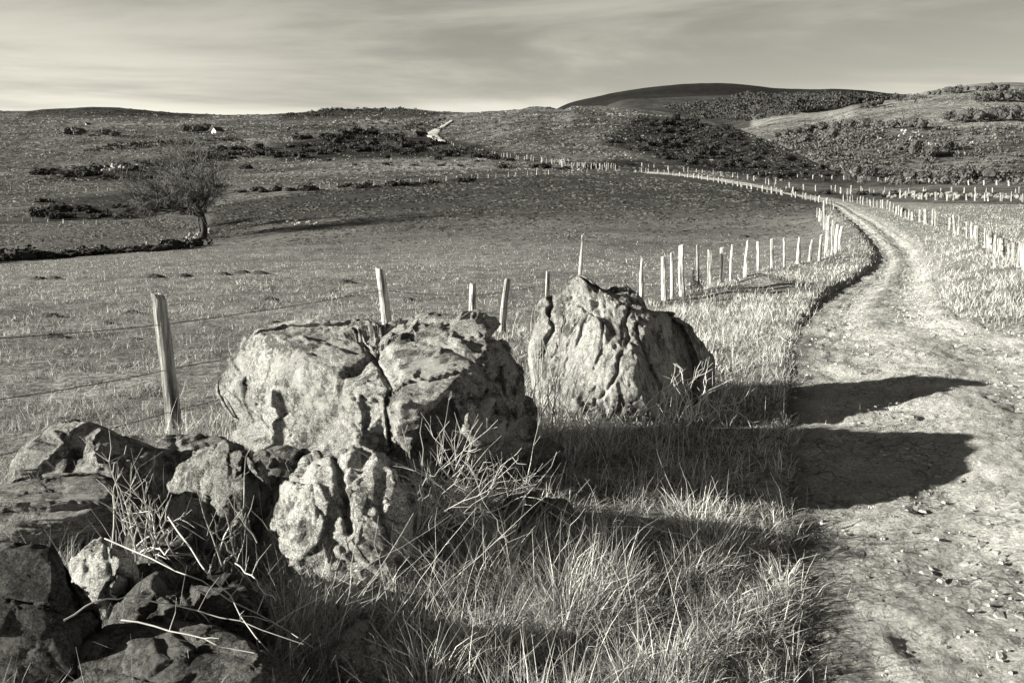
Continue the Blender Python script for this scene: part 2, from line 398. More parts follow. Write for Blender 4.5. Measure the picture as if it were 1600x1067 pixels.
def mth_off(t, v):
    n = nd(t, 'ShaderNodeVectorMath', operation='ADD'); t.links.new(v, n.inputs[0]); n.inputs[1].default_value = (13.1, 4.7, 8.3); return n.outputs[0]
def mat_rock(name, lo, hi, lich, fl=(1, 1, 1), rot=None, scale=1.0):
    mt, t, b = mat_new(name); v = coords(t); vs = coords(t, fl, rot)
    big = noise(t, 2.2*scale, 6, .62, v); fine = noise(t, 34*scale, 9, .78, vs); sp_ = noise(t, 130*scale, 4, .7, v)
    col = rng(t, big, .3, .7, lo, hi)
    col = mth(t, 'MULTIPLY', col, rng(t, fine, .33, .66, .55, 1.35)); col = mth(t, 'MULTIPLY', col, rng(t, sp_, .36, .62, .42, 1.45))
    vo = nd(t, 'ShaderNodeTexVoronoi', feature='F1'); vo.inputs['Scale'].default_value = 21*scale; vo.inputs['Randomness'].default_value = 1
    dv = nd(t, 'ShaderNodeVectorMath', operation='ADD'); t.links.new(v, dv.inputs[0])
    nw = nd(t, 'ShaderNodeTexNoise'); nw.inputs['Scale'].default_value = 30; nw.inputs['Detail'].default_value = 3
    sc_ = nd(t, 'ShaderNodeVectorMath', operation='SCALE'); sc_.inputs['Scale'].default_value = .035
    t.links.new(v, nw.inputs['Vector']); t.links.new(nw.outputs['Color'], sc_.inputs[0]); t.links.new(sc_.outputs[0], dv.inputs[1]); t.links.new(dv.outputs[0], vo.inputs['Vector'])
    spots = mth(t, 'MULTIPLY', rng(t, vo.outputs['Distance'], .17, .32, 1, 0), rng(t, noise(t, 3.3, 4, .6, v), .52, .6, 0, 1))
    dk = rng(t, noise(t, 5*scale, 10, .80, vs), .50, .57, 0, .68)
    col = mth(t, 'MULTIPLY', col, mth(t, 'SUBTRACT', 1.0, dk))
    pal = rng(t, noise(t, 4.2*scale, 9, .78, mth_off(t, v)), .53, .58, 0, .55)
    col = mth(t, 'ADD', mth(t, 'MULTIPLY', col, mth(t, 'SUBTRACT', 1.0, pal)), mth(t, 'MULTIPLY', pal, lich*.95))
    mx = nd(t, 'ShaderNodeMix'); mx.data_type = 'FLOAT'; t.links.new(mth(t, 'MULTIPLY', spots, .85), mx.inputs[0]); t.links.new(col, mx.inputs[2]); mx.inputs[3].default_value = lich
    col = mth(t, 'MULTIPLY', mx.outputs[0], attr(t))
    t.links.new(grey(t, col), b.inputs['Base Color']); b.inputs['Roughness'].default_value = .92; b.inputs['Specular IOR Level'].default_value = .15
    nn = bump(t, fine, .026/scale, 1); nn = bump(t, sp_, .006/scale, 1, nn); nn = bump(t, noise(t, 11*scale, 10, .8, vs), .06/scale, 1, nn)
    t.links.new(nn, b.inputs['Normal']); return mt
M_ROCK = mat_rock('lichened stone', .33, .58, .66)
M_ROCK_FL = mat_rock('fluted stone', .32, .54, .62, (1, 1, .22), (0, math.radians(-14), 0))
M_PALE = mat_rock('pale stone', .50, .70, .75)
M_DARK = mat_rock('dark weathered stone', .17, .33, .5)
M_SLAB = mat_rock('banded stone', .13, .24, .4, (.25, 1, 1.6), (0, math.radians(6), 0))
M_FARROCK = mat_land('bleached rock', .6, 3, (.8, 1.2), (.7, 1.2), .1)

def mat_simple(name, lo, hi, sc, rough_=.9, stretch=None, bd=0, transl=0, use_attr=True):
    mt, t, b = mat_new(name); v = coords(t, stretch)
    c = rng(t, noise(t, sc, 5, .6, v), .3, .7, lo, hi)
    if use_attr: c = mth(t, 'MULTIPLY', c, attr(t))
    t.links.new(grey(t, c), b.inputs['Base Color']); b.inputs['Roughness'].default_value = rough_; b.inputs['Specular IOR Level'].default_value = .2
    if bd: t.links.new(bump(t, noise(t, sc, 6, .7, v), bd), b.inputs['Normal'])
    if transl:
        tr = nd(t, 'ShaderNodeBsdfTranslucent'); t.links.new(grey(t, c), tr.inputs[0]); ms = nd(t, 'ShaderNodeMixShader'); ms.inputs[0].default_value = transl
        t.links.new(b.outputs[0], ms.inputs[1]); t.links.new(tr.outputs[0], ms.inputs[2]); t.links.new(ms.outputs[0], t.nodes['Material Output'].inputs[0])
    return mt
M_GRASS = mat_simple('dry grass', .75, 1.15, 3, .7, None, 0, .25)
M_TWIG = mat_simple('dead stems', .8, 1.2, 8, .7)
M_BUSH = mat_simple('gorse leaves', .7, 1.3, .8, .8)
M_BARK = mat_simple('bark', .6, 1.3, 3, .9)
M_WOOD = mat_simple('weathered split wood', .18, 1.5, 30, .85, (1, 1, .09), .03)
M_WIRE = mat_simple('rusty wire', .05, .10, 40, .6)
M_PEB = mat_simple('track stone', .7, 1.25, 22, .9, None, .01)
def mat_track():
    mt, t, b = mat_new('stony dirt'); v = coords(t)
    vo = nd(t, 'ShaderNodeTexVoronoi', feature='DISTANCE_TO_EDGE'); vo.inputs['Scale'].default_value = 9
    nw = nd(t, 'ShaderNodeTexNoise'); nw.inputs['Scale'].default_value = 7; nw.inputs['Detail'].default_value = 4
    sc_ = nd(t, 'ShaderNodeVectorMath', operation='SCALE'); sc_.inputs['Scale'].default_value = .16
    ad = nd(t, 'ShaderNodeVectorMath', operation='ADD')
    t.links.new(v, nw.inputs['Vector']); t.links.new(nw.outputs['Color'], sc_.inputs[0]); t.links.new(sc_.outputs[0], ad.inputs[0]); t.links.new(v, ad.inputs[1]); t.links.new(ad.outputs[0], vo.inputs['Vector'])
    edge = rng(t, vo.outputs['Distance'], .0, .10, 0, 1)
    sel = rng(t, noise(t, 1.3, 4, .6, v), .42, .6, 0, 1)
    big = rng(t, noise(t, 1.1, 6, .65, v), .3, .7, .50, .74); fine = rng(t, noise(t, 42, 6, .75, v), .3, .7, .62, 1.3)
    ck = mth(t, 'SUBTRACT', 1.0, mth(t, 'MULTIPLY', mth(t, 'SUBTRACT', 1.0, edge), mth(t, 'MULTIPLY', sel, .45)))
    col = mth(t, 'MULTIPLY', mth(t, 'MULTIPLY', big, fine), ck)
    col = mth(t, 'MULTIPLY', col, attr(t))
    t.links.new(grey(t, col), b.inputs['Base Color']); b.inputs['Roughness'].default_value = .95; b.inputs['Specular IOR Level'].default_value = .1
    hgt = mth(t, 'MULTIPLY', edge, sel)
    v2 = nd(t, 'ShaderNodeTexVoronoi', feature='F1'); v2.inputs['Scale'].default_value = 34; t.links.new(ad.outputs[0], v2.inputs['Vector'])
    peb = rng(t, v2.outputs['Distance'], .1, .6, 1, 0)
    nn = bump(t, hgt, .018, 1); nn = bump(t, peb, .016, 1, nn); nn = bump(t, noise(t, 42, 8, .8, v), .026, 1, nn); nn = bump(t, noise(t, 9, 6, .7, v), .05, .9, nn)
    t.links.new(nn, b.inputs['Normal']); return mt
M_TRACK = mat_track()

# ------------------------------------------------------------------ ground, moor, hillsides, mountain
def poly_soft(px, py, P, wd):
    P = np.array(P, float); d = d_line(px, py, P, True); ins = in_poly(px, py, P)
    return sst(-wd, wd, np.where(ins, d, -d))
GX = TY*U[None, :]; GZ = Z(GX.ravel(), TY.ravel()).reshape(GX.shape)
gpx, gpy = project(GX, TY, GZ)
TTg = np.broadcast_to(TT[:, None], GX.shape)
u_ = GX/TY
tone = np.full(GX.shape, .2)
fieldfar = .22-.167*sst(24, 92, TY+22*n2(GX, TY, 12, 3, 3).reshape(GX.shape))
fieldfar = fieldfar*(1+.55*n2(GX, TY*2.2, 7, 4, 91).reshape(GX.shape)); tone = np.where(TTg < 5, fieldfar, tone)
rightside = sst(.375, .40, u_+.0*TY)*sst(26, 40, TY)*(TTg < 5)
tone = tone*(1-rightside)+.25*rightside
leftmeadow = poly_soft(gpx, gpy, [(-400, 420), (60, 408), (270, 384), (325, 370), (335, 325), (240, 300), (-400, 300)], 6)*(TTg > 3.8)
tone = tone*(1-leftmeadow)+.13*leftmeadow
tone = np.where((TTg >= 5), .115*(1+.5*n2(GX, TY, 42, 3, 88).reshape(GX.shape)), tone)
tone = np.where((TTg >= 5) & (gpx < 560), .095*(1+.6*n2(GX, TY, 36, 3, 89).reshape(GX.shape)), tone)
tone = np.where((TTg >= 5) & (TTg < 8.4) & (gpx > 1165), .13, tone)
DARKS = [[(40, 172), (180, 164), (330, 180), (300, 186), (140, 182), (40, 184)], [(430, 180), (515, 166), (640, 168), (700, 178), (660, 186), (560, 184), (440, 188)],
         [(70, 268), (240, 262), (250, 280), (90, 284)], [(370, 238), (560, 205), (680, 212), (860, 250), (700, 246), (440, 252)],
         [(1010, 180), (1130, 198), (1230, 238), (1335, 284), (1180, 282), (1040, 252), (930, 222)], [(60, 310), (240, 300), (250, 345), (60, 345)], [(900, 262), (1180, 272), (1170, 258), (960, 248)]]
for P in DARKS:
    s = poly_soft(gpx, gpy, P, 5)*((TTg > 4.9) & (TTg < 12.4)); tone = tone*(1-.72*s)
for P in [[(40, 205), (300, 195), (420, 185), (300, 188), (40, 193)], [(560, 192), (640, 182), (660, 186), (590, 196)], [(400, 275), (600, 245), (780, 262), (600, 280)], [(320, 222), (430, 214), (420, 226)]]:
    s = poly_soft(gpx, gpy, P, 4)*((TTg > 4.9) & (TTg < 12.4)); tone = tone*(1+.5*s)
far_r = (TTg >= 9.3) & (gpx > 900)
tone = np.where(far_r & (TTg < 11), .12, tone)
tone = np.where(far_r & (TTg >= 11) & (TTg < 12.3) & (u_ > .29), .19, tone)
tone = np.where(far_r & (TTg >= 11) & (TTg < 13.5) & (u_ <= .29), .05, tone)
tone = np.where((TTg >= 12.3) & (u_ > .29), .05, tone)
tone = np.where((TTg >= 13.5), .017, tone)
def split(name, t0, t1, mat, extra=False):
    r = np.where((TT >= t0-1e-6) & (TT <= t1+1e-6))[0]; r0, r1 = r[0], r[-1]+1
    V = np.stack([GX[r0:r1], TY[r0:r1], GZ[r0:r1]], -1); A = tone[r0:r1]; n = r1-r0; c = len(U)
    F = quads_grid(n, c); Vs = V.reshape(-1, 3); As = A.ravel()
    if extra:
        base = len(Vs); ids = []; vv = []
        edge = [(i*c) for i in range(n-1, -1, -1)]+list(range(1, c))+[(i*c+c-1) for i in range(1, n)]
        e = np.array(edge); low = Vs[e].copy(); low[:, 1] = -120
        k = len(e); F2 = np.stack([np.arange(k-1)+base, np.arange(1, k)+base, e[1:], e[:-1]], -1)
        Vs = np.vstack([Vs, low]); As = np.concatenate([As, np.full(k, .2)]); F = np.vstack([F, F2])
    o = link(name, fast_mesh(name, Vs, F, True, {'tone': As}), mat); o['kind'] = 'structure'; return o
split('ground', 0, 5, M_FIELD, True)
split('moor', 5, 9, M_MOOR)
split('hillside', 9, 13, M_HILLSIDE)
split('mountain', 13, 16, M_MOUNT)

# ------------------------------------------------------------------ the stony track
nl = 760; nc = 84
def dens(P):
    d = np.concatenate([[0], np.cumsum(np.hypot(*np.diff(P, axis=0).T))]); return d
ELf = catmull(rowsL, 60); ERf = catmull(rowsR, 60)
mid = (ELf+ERf)/2; dist = np.maximum(mid[:, 1], 2.2); wgt = np.concatenate([[0], np.cumsum(np.hypot(*np.diff(mid, axis=0).T)/dist[1:])])
tt = np.linspace(0, wgt[-1], nl); ix = np.interp(tt, wgt, np.arange(len(mid)))
def samp(P): return np.stack([np.interp(ix, np.arange(len(P)), P[:, k]) for k in (0, 1)], 1)
A_, B_ = samp(ELf), samp(ERf); sgrid = np.linspace(-.06, 1.06, nc)
TX = A_[:, None, 0]+(B_-A_)[:, None, 0]*sgrid; TYY = A_[:, None, 1]+(B_-A_)[:, None, 1]*sgrid
fx, fy = TX.ravel(), TYY.ravel()
S = np.broadcast_to(sgrid, TX.shape).ravel()
ruts = -.03*np.exp(-((S-.3)/.09)**2)-.03*np.exp(-((S-.72)/.09)**2)+.03*np.exp(-((S-.5)/.1)**2)
edge = np.minimum(S, 1-S)
zt = Z0(fx, fy)-track_depth(fy)+ruts*sst(0, .15, edge)-.10*(1-sst(-.05, .06, edge+.05*n2(fx, fy, .4, 3, 12)))
nz = n2(fx, fy, .28, 5, 21, True); zt = zt+.020*nz+.03*n2(fx, fy, .9, 3, 22)+.014*n2(fx, fy, .09, 3, 23, True)
grassy = sst(.25, .5, n2(fx, fy, 1.2, 4, 31)+.9*np.exp(-((S-.5)/.1)**2)*sst(9, 16, fy)-.2)
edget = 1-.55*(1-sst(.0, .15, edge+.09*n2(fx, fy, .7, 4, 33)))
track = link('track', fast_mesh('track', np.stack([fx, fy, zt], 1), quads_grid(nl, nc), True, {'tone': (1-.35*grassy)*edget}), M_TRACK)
track['kind'] = 'structure'
def track_z(x, y): return Z0(x, y)-track_depth(np.asarray(y))+.0
def ribbon(name, L, R, tone_, lift, mat):
    a = gp_many([p[0] for p in L], [p[1] for p in L], Z0)[:, :2]; b = gp_many([p[0] for p in R], [p[1] for p in R], Z0)[:, :2]
    a = catmull(a, 14); b = catmull(b, 14); s = np.linspace(0, 1, 9); X = a[:, None]+(b-a)[:, None]*s[None, :, None]
    fx, fy = X[..., 0].ravel(), X[..., 1].ravel(); z = Z0(fx, fy)+lift-.5*lift*np.abs(np.tile(s, len(a))*2-1)**4
    o = link(name, fast_mesh(name, np.stack([fx, fy, z], 1), quads_grid(len(a), 9), True, {'tone': np.full(len(fx), tone_)}), mat); o['kind'] = 'structure'; return o
ribbon('path', [(689, 226), (672, 217), (665, 211), (680, 204), (686, 200), (702, 191)], [(698, 225), (690, 217), (684, 211), (689, 205), (694, 200), (709, 190)], .5, .5, M_FARROCK)

# stones in the track: flat pieces lying in the dirt
def pebble(seed, n=10):
    r = np.random.default_rng(seed); ang = np.sort(r.uniform(0, TAU, n)); rad = r.uniform(.7, 1.1, n)
    top = np.stack([np.cos(ang)*rad*.72, np.sin(ang)*rad*.72, r.uniform(.75, 1.1, n)], 1); bot = np.stack([np.cos(ang)*rad, np.sin(ang)*rad, r.uniform(-.2, .25, n)], 1)
    V = np.vstack([top, bot, [[r.uniform(-.2, .2), r.uniform(-.2, .2), 1.15]]]); F = []
    for i in range(n):
        j = (i+1) % n; F += [(i+n, j+n, j), (i+n, j, i), (i, j, 2*n)]
    return V, np.array(F)
PEBM = []
for s in range(10):
    V, F = pebble(300+s, 7+s % 4); PEBM.append(fast_mesh('stone', V, F, False, {'tone': np.full(len(V), .30+.025*(s % 8))}))
def track_uv(s, k):
    i = np.clip(k, 0, len(A_)-1).astype(int); return A_[i]+(B_-A_)[i]*s[:, None]
pr = np.random.default_rng(5)
cand = []
while len(cand) < 260:
    cand.append((pr.uniform(1210, 1640), 1080-pr.random()**.8*560))
cg = gp_many([c[0] for c in cand], [c[1] for c in cand], Z0)
for (x, y, z), k in zip(cg, range(len(cg))):
    if track_sd(np.array([x]), np.array([y]))[0] < .05: continue
    sc_ = (.016+.042*pr.random()**2.6)*(.72 if y < 5 else 1.3)
    o = link('stone', PEBM[pr.integers(10)], M_PEB, track)
    o.location = (x, y, float(track_z(x, y)[0])-.020); o.rotation_euler = (pr.normal(0, .12), pr.normal(0, .12), pr.uniform(0, TAU)); o.scale = (sc_*pr.uniform(1, 2.0), sc_, sc_*pr.uniform(.25, .4))
mb = MB()
N = 14000
s_ = pr.beta(.8, .8, N); k_ = pr.uniform(0, 740, N); pp = track_uv(s_, k_)
zz = track_z(pp[:, 0], pp[:, 1]); sz = (.004+.012*pr.random(N)**2.5)*np.clip(pp[:, 1]/6, 1, 2.2)
VV, FF = pebble(77, 5); nv = len(VV); aa = pr.uniform(0, TAU, N)
W = VV[None]*np.stack([sz*pr.uniform(1, 1.8, N), sz, sz*.8], 1)[:, None, :]
W = np.stack([W[..., 0]*np.cos(aa)[:, None]-W[..., 1]*np.sin(aa)[:, None], W[..., 0]*np.sin(aa)[:, None]+W[..., 1]*np.cos(aa)[:, None], W[..., 2]], -1)
W = W+np.stack([pp[:, 0], pp[:, 1], zz-.006], 1)[:, None]
FN = (FF[None]+(np.arange(N)*nv)[:, None, None]).reshape(-1, 3)
gv = link('gravel', fast_mesh('gravel', W.reshape(-1, 3), FN, False, {'tone': np.repeat(pr.uniform(.16, .50, N), nv)}), M_PEB, track); gv['kind'] = 'stuff'

# ------------------------------------------------------------------ boulders and wall stones
def rock(name, label, sil, D, front, back, mat, feats=(), planes=(), amp=(.05, .02), sub=6, cat='boulder', seed=0, group=None, center=None, flute=None, tone_=1.0, round_=.85, tilt=0., cells=(2.6, 7.5, .030, .011), cshape=(1, 1, 1)):
    P = np.array(sil, float)
    c = np.array(center if center else P.mean(0)); q = P-c
    n = 720; th = np.arange(n)/n*TAU; R = np.zeros(n)
    for i in range(n):                                    # farthest crossing of each ray with the outline
        d = np.array([math.cos(th[i]), math.sin(th[i])]); best = 0
        for a, b in zip(q, np.roll(q, -1, 0)):
            e = b-a; den = d[0]*e[1]-d[1]*e[0]
            if abs(den) < 1e-9: continue
            t = (a[0]*e[1]-a[1]*e[0])/den; s = (a[0]*d[1]-a[1]*d[0])/den
            if 0 <= s <= 1 and t > best: best = t
        R[i] = best
    k = np.exp(-.5*(np.arange(-6, 7)/2.2)**2); k /= k.sum(); R = np.convolve(np.concatenate([R[-6:], R, R[:6]]), k, 'valid')
    bm = bmesh.new(); bmesh.ops.create_icosphere(bm, subdivisions=sub, radius=1); me0 = bpy.data.meshes.new('t'); bm.to_mesh(me0); bm.free()
    nv = len(me0.vertices); V = np.empty(nv*3); me0.vertices.foreach_get('co', V); V = V.reshape(-1, 3)
    F = np.empty(len(me0.polygons)*3, int); me0.polygons.foreach_get('vertices', F); F = F.reshape(-1, 3); bpy.data.meshes.remove(me0)
    cc = V[:, 2]; cc2 = cc+.28*(1-cc*cc)                  # more vertices on the visible side
    rho = np.sqrt(np.maximum(1-cc2*cc2, 0)); ang = np.arctan2(V[:, 1], V[:, 0])
    rr = np.interp((-ang) % TAU, np.append(th, TAU), np.append(R, R[0]))
    rho_ = rho**round_
    qx = c[0]+rr*rho_*np.cos(ang); qy = c[1]-rr*rho_*np.sin(ang)
    off = np.where(cc2 > 0, cc2*front, cc2*back)
    off = off+tilt*(qx-c[0])/(P[:, 0].max()-P[:, 0].min())*sst(-.3, .3, cc2)
    # facets (in metres: right, up, toward the viewer)
    X = (qx-c[0])/FPX*D; Yv = -(qy-c[1])/FPX*D
    for (nx, ny, nz_, d) in planes:
        nn = np.array([nx, ny, nz_], float); nn /= np.linalg.norm(nn)
        s = nn[0]*X+nn[1]*Yv+nn[2]*off-d; s = np.where(s > 0, s, 0)
        off = off-np.where(s > 0, s/max(nn[2], .25), 0)*.88
    wf = sst(-.15, .25, cc2)
    wob = 3*pn(np.stack([qx/26, qy/26, np.full(nv, seed+.5)], 1))+2.5*pn(np.stack([qx/9, qy/9, np.full(nv, seed+4.5)], 1)); wob2 = 3*pn(np.stack([qx/26, qy/26, np.full(nv, seed+9.5)], 1))+2.5*pn(np.stack([qx/9, qy/9, np.full(nv, seed+14.5)], 1))
    fx_, fy_ = qx+wob, qy+wob2
    for f in feats:
        if f[0] == 'groove':
            d = d_line(fx_, fy_, np.array(f[1], float)); off = off-.56*wf*f[3]*np.exp(-(d/f[2])**2)
        elif f[0] == 'lobe':
            PP = np.array(f[1], float); d = d_line(fx_, fy_, PP, True); s = np.where(in_poly(fx_, fy_, PP), d, -d); off = off+wf*f[3]*sst(-f[2]*.15, f[2], s)
        elif f[0] == 'bulge':
            d = np.hypot((fx_-f[1][0])/f[2][0], (fy_-f[1][1])/f[2][1]); off = off+wf*f[3]*np.exp(-d*d)
    dep = D-off
    Wp = np.stack([(qx-800)/FPX*dep, (533.5-qy)/FPX*dep, dep], 1)
    W = np.stack([Wp[:, 0], Wp[:, 1]*sp+Wp[:, 2]*cp, CAMZ+Wp[:, 1]*cp-Wp[:, 2]*sp], 1)
    ctr = W.mean(0); dr = W-ctr; dr /= np.linalg.norm(dr, axis=1)[:, None]
    s3 = W+seed*3.1
    dsp = amp[0]*.6*fbm(s3*2.2, 3)+amp[1]*.9*fbm(s3*15, 4)
    wv_ = s3+.05*np.stack([pn(s3*3+1), pn(s3*3+7), pn(s3*3+13)], 1)+.012*np.stack([pn(s3*14+1), pn(s3*14+7), pn(s3*14+13)], 1)
    for fr, am in ((cells[0], cells[2]), (cells[1], cells[3])):
        f1, f2, idn, vec = worley(wv_*np.array(cshape)*fr)
        tl = _G[(idn*7+3) & 255]; e_ = sst(0, .05, f2-f1)
        dsp = dsp+am*(tl*vec).sum(1)*2.2+am*.8*_G[(idn*5+1) & 255][:, 0]*e_-am*.22*(1-e_)
    if flute is not None:
        M3 = np.array(flute); dsp = dsp+M3[3]*fbm(s3*M3[:3], 4, True)
    W = W+dr*dsp[:, None]
    base = np.array([ctr[0], ctr[1], W[:, 2].min()])
    tn = np.full(nv, tone_)
    hid = W[:, 2] < -.22; F = F[~hid[F].all(1)]; used = np.zeros(nv, bool); used[F.ravel()] = True; mapi = np.cumsum(used)-1
    W = W[used]; tn = tn[used]; F = mapi[F]
    o = link(name, fast_mesh(name, W-base, F, True, {'tone': tn}), mat, None, base)
    return tag(o, label, cat, group)

B1 = [(333, 606), (345, 588), (358, 560), (385, 530), (430, 511), (500, 499), (530, 497), (570, 503), (598, 522), (622, 505), (660, 490), (700, 503), (722, 492), (738, 490), (762, 508), (790, 545), (806, 560), (818, 590), (826, 640), (822, 680), (800, 705), (740, 742), (690, 745), (640, 760), (560, 770), (480, 750), (420, 712), (385, 690), (360, 655)]
F1 = [
 ('lobe', [(615, 560), (600, 530), (660, 498), (700, 512), (750, 560), (790, 600), (812, 660), (800, 690), (720, 720), (640, 720), (616, 690), (618, 640), (622, 610)], 9, .10),
 ('groove', [(560, 525), (586, 560), (612, 610), (606, 640), (612, 700), (612, 750)], 3.4, .15),
 ('groove', [(598, 505), (590, 530), (586, 560)], 4, .12), ('groove', [(592, 520), (560, 512), (530, 508)], 3, .05),
 ('lobe', [(698, 512), (720, 492), (745, 498), (778, 545), (800, 600), (770, 585), (735, 560), (702, 550)], 7, .10),
 ('lobe', [(775, 545), (800, 545), (822, 590), (822, 660), (800, 640), (785, 590)], 5, .08),
 ('lobe', [(648, 700), (662, 655), (690, 622), (706, 622), (718, 650), (722, 690), (716, 745), (655, 745)], 7, -.20),
 ('lobe', [(722, 620), (790, 610), (816, 660), (800, 692), (745, 705), (722, 680)], 10, .10),
 ('groove', [(640, 520), (690, 545), (730, 570), (770, 610), (780, 650)], 3.5, .09),
 ('lobe', [(400, 528), (440, 512), (540, 500), (588, 520), (586, 560), (540, 548), (480, 534)], 4, -.06),
 ('groove', [(478, 555), (488, 590), (495, 620)], 2.5, .035), ('groove', [(430, 690), (400, 640), (394, 600)], 3, .05),
 ('groove', [(375, 560), (395, 590), (388, 630), (392, 660)], 3, .06), ('groove', [(410, 640), (440, 660), (470, 700)], 3, .05), ('groove', [(450, 600), (500, 650), (560, 680), (600, 690)], 2.5, .03),
 ('lobe', [(336, 606), (355, 565), (378, 600), (385, 650), (365, 660)], 5, -.05),
 ('groove', [(770, 620), (790, 650), (812, 660)], 4, .10), ('lobe', [(560, 610), (604, 625), (606, 700), (565, 700)], 8, -.07),
 ('bulge', (470, 600), (70, 45), .05)]
rock('boulder', 'largest pale lichened boulder split by a deep crack, left of the fluted one', B1, 5.25, .85, .95, M_ROCK, F1,
     [(-.72, .2, .66, .50), (-.1, .86, .5, .40), (.75, .2, .62, .84), (.1, -.6, .8, .72)], (.03, .012), 7, seed=1, center=(590, 625), tilt=.55, cells=(2.1, 8, .038, .012), cshape=(.8, 1, 1.25))
B2 = [(846, 470), (862, 464), (886, 455), (897, 437), (907, 434), (925, 441), (945, 455), (978, 451), (998, 470), (1010, 488), (1030, 491), (1052, 492), (1078, 512), (1096, 536), (1110, 560), (1111, 590), (1104, 640), (1060, 665), (960, 672), (880, 662), (850, 640), (834, 590), (826, 545), (834, 505)]
F2 = [
 ('lobe', [(838, 500), (862, 470), (866, 500), (852, 560), (830, 560)], 5, .05),
 ('groove', [(864, 468), (860, 510), (846, 560)], 2.6, .13),
 ('groove', [(985, 478), (975, 505), (985, 525), (966, 566), (962, 590), (940, 620)], 3, .10),
 ('groove', [(945, 500), (942, 540), (930, 580)], 2, .05), ('groove', [(912, 480), (925, 490), (905, 540)], 3, .05), ('groove', [(890, 460), (880, 520), (868, 560)], 2, .04), ('groove', [(902, 500), (888, 560), (880, 610)], 2, .03),
 ('groove', [(996, 506), (1010, 560), (1027, 600), (1030, 640)], 2.6, .11),
 ('lobe', [(1004, 486), (1030, 500), (1050, 560), (1058, 660), (1120, 660), (1124, 560), (1080, 496), (1040, 480)], 22, -.30),
 ('lobe', [(905, 437), (945, 449), (1000, 462), (1016, 486), (985, 474), (945, 464)], 4, -.16),
 ('bulge', (980, 483), (9, 7), .06), ('bulge', (992, 500), (10, 6), .06), ('bulge', (960, 480), (10, 7), .05),
 ('lobe', [(950, 560), (985, 530), (1005, 560), (1025, 620), (1010, 650), (950, 660), (940, 630)], 5, .06),
 ('groove', [(1020, 560), (1000, 620), (960, 650)], 2.5, .04)]
rock('boulder', 'pointed fluted boulder nearer the track bend with a black shaded right side', B2, 7.2, .62, .8, M_ROCK_FL, F2,
     [(-.45, .40, .80, .36), (.82, .2, .52, .40), (0, .6, .8, .36)], (.018, .010), 7, seed=2, center=(965, 545), flute=(13, 13, 1.6, .010), tilt=.55, cells=(2.6, 8, .024, .007), cshape=(1.3, 1.3, .45))
WS = 'stones of the tumbled wall'
rock('wall_stone', 'dark rounded stone at the back of the rubble, below the left fence post', [(20, 720), (50, 692), (80, 670), (120, 664), (165, 668), (205, 685), (248, 702), (280, 735), (270, 790), (180, 810), (60, 800), (20, 770)], 5.0, .45, .5, M_DARK, [('lobe', [(20, 700), (90, 668), (110, 690), (100, 760), (40, 790)], 18, .08), ('groove', [(110, 690), (150, 740), (170, 790)], 8, .06)], [(-.5, .6, .6, .2), (.5, .5, .7, .28)], (.03, .014), 6, 'stone', 3, WS, tone_=1.3, cells=(2.2, 8, .025, .01))
rock('wall_stone', 'long banded slab with layered edges at the left frame edge', [(-60, 790), (-30, 765), (40, 752), (100, 742), (155, 741), (190, 755), (203, 790), (196, 828), (140, 842), (70, 852), (-20, 856), (-60, 840)], 4.15, .34, .5, M_SLAB, [('lobe', [(-60, 750), (150, 735), (200, 760), (180, 785), (100, 795), (-60, 800)], 14, .07), ('groove', [(-60, 800), (60, 800), (140, 795), (200, 790)], 5, .05), ('groove', [(-40, 825), (80, 822), (190, 812)], 4, .03)], [(-.1, .8, .6, .16)], (.025, .012), 6, 'stone', 4, WS, flute=(2, 2, 26, .014), tone_=1.25, cells=(2, 6, .012, .006), cshape=(.4, 1, 2.4))
rock('wall_stone', 'rounded half moon stone standing left of the pale cracked rock', [(250, 800), (262, 765), (278, 736), (312, 706), (352, 690), (388, 700), (412, 735), (428, 785), (424, 850), (400, 900), (330, 910), (258, 890)], 4.3, .36, .4, M_ROCK, [('lobe', [(380, 705), (425, 770), (430, 880), (395, 860), (380, 790)], 12, -.16), ('bulge', (340, 740), (30, 25), .05), ('groove', [(300, 760), (330, 800), (330, 860)], 6, .04)], [(-.45, .5, .75, .2), (0, 0, 1, .3)], (.02, .01), 6, 'stone', 5, WS, tone_=.8, tilt=.3, cells=(3, 9, .02, .01))
rock('wall_stone', 'bright cracked rock in front of the biggest boulder', [(385, 930), (395, 890), (412, 830), (432, 775), (450, 742), (480, 716), (522, 706), (552, 698), (592, 712), (622, 738), (645, 790), (652, 850), (640, 920), (520, 950), (400, 960)], 4.02, .34, .3, M_PALE, [('groove', [(522, 700), (532, 750), (543, 800), (548, 830)], 6, .16), ('groove', [(450, 740), (470, 780), (440, 800)], 7, .05), ('groove', [(600, 740), (590, 800), (610, 850)], 5, .05), ('bulge', (495, 780), (25, 40), .05)], [(-.55, .2, .8, .25), (0, .5, .85, .36)], (.02, .014), 6, 'stone', 6, WS, tilt=.38, cells=(4, 12, .022, .010))
rock('wall_stone', 'small bright knobbly stone under the banded slab', [(102, 880), (112, 862), (140, 846), (160, 840), (178, 858), (198, 872), (210, 910), (200, 950), (140, 960), (110, 920)], 3.35, .2, .2, M_PALE, [('groove', [(130, 850), (140, 890)], 6, .04), ('groove', [(165, 850), (175, 900)], 6, .04)], [(-.4, .4, .8, .1)], (.03, .02), 5, 'stone', 7, WS)
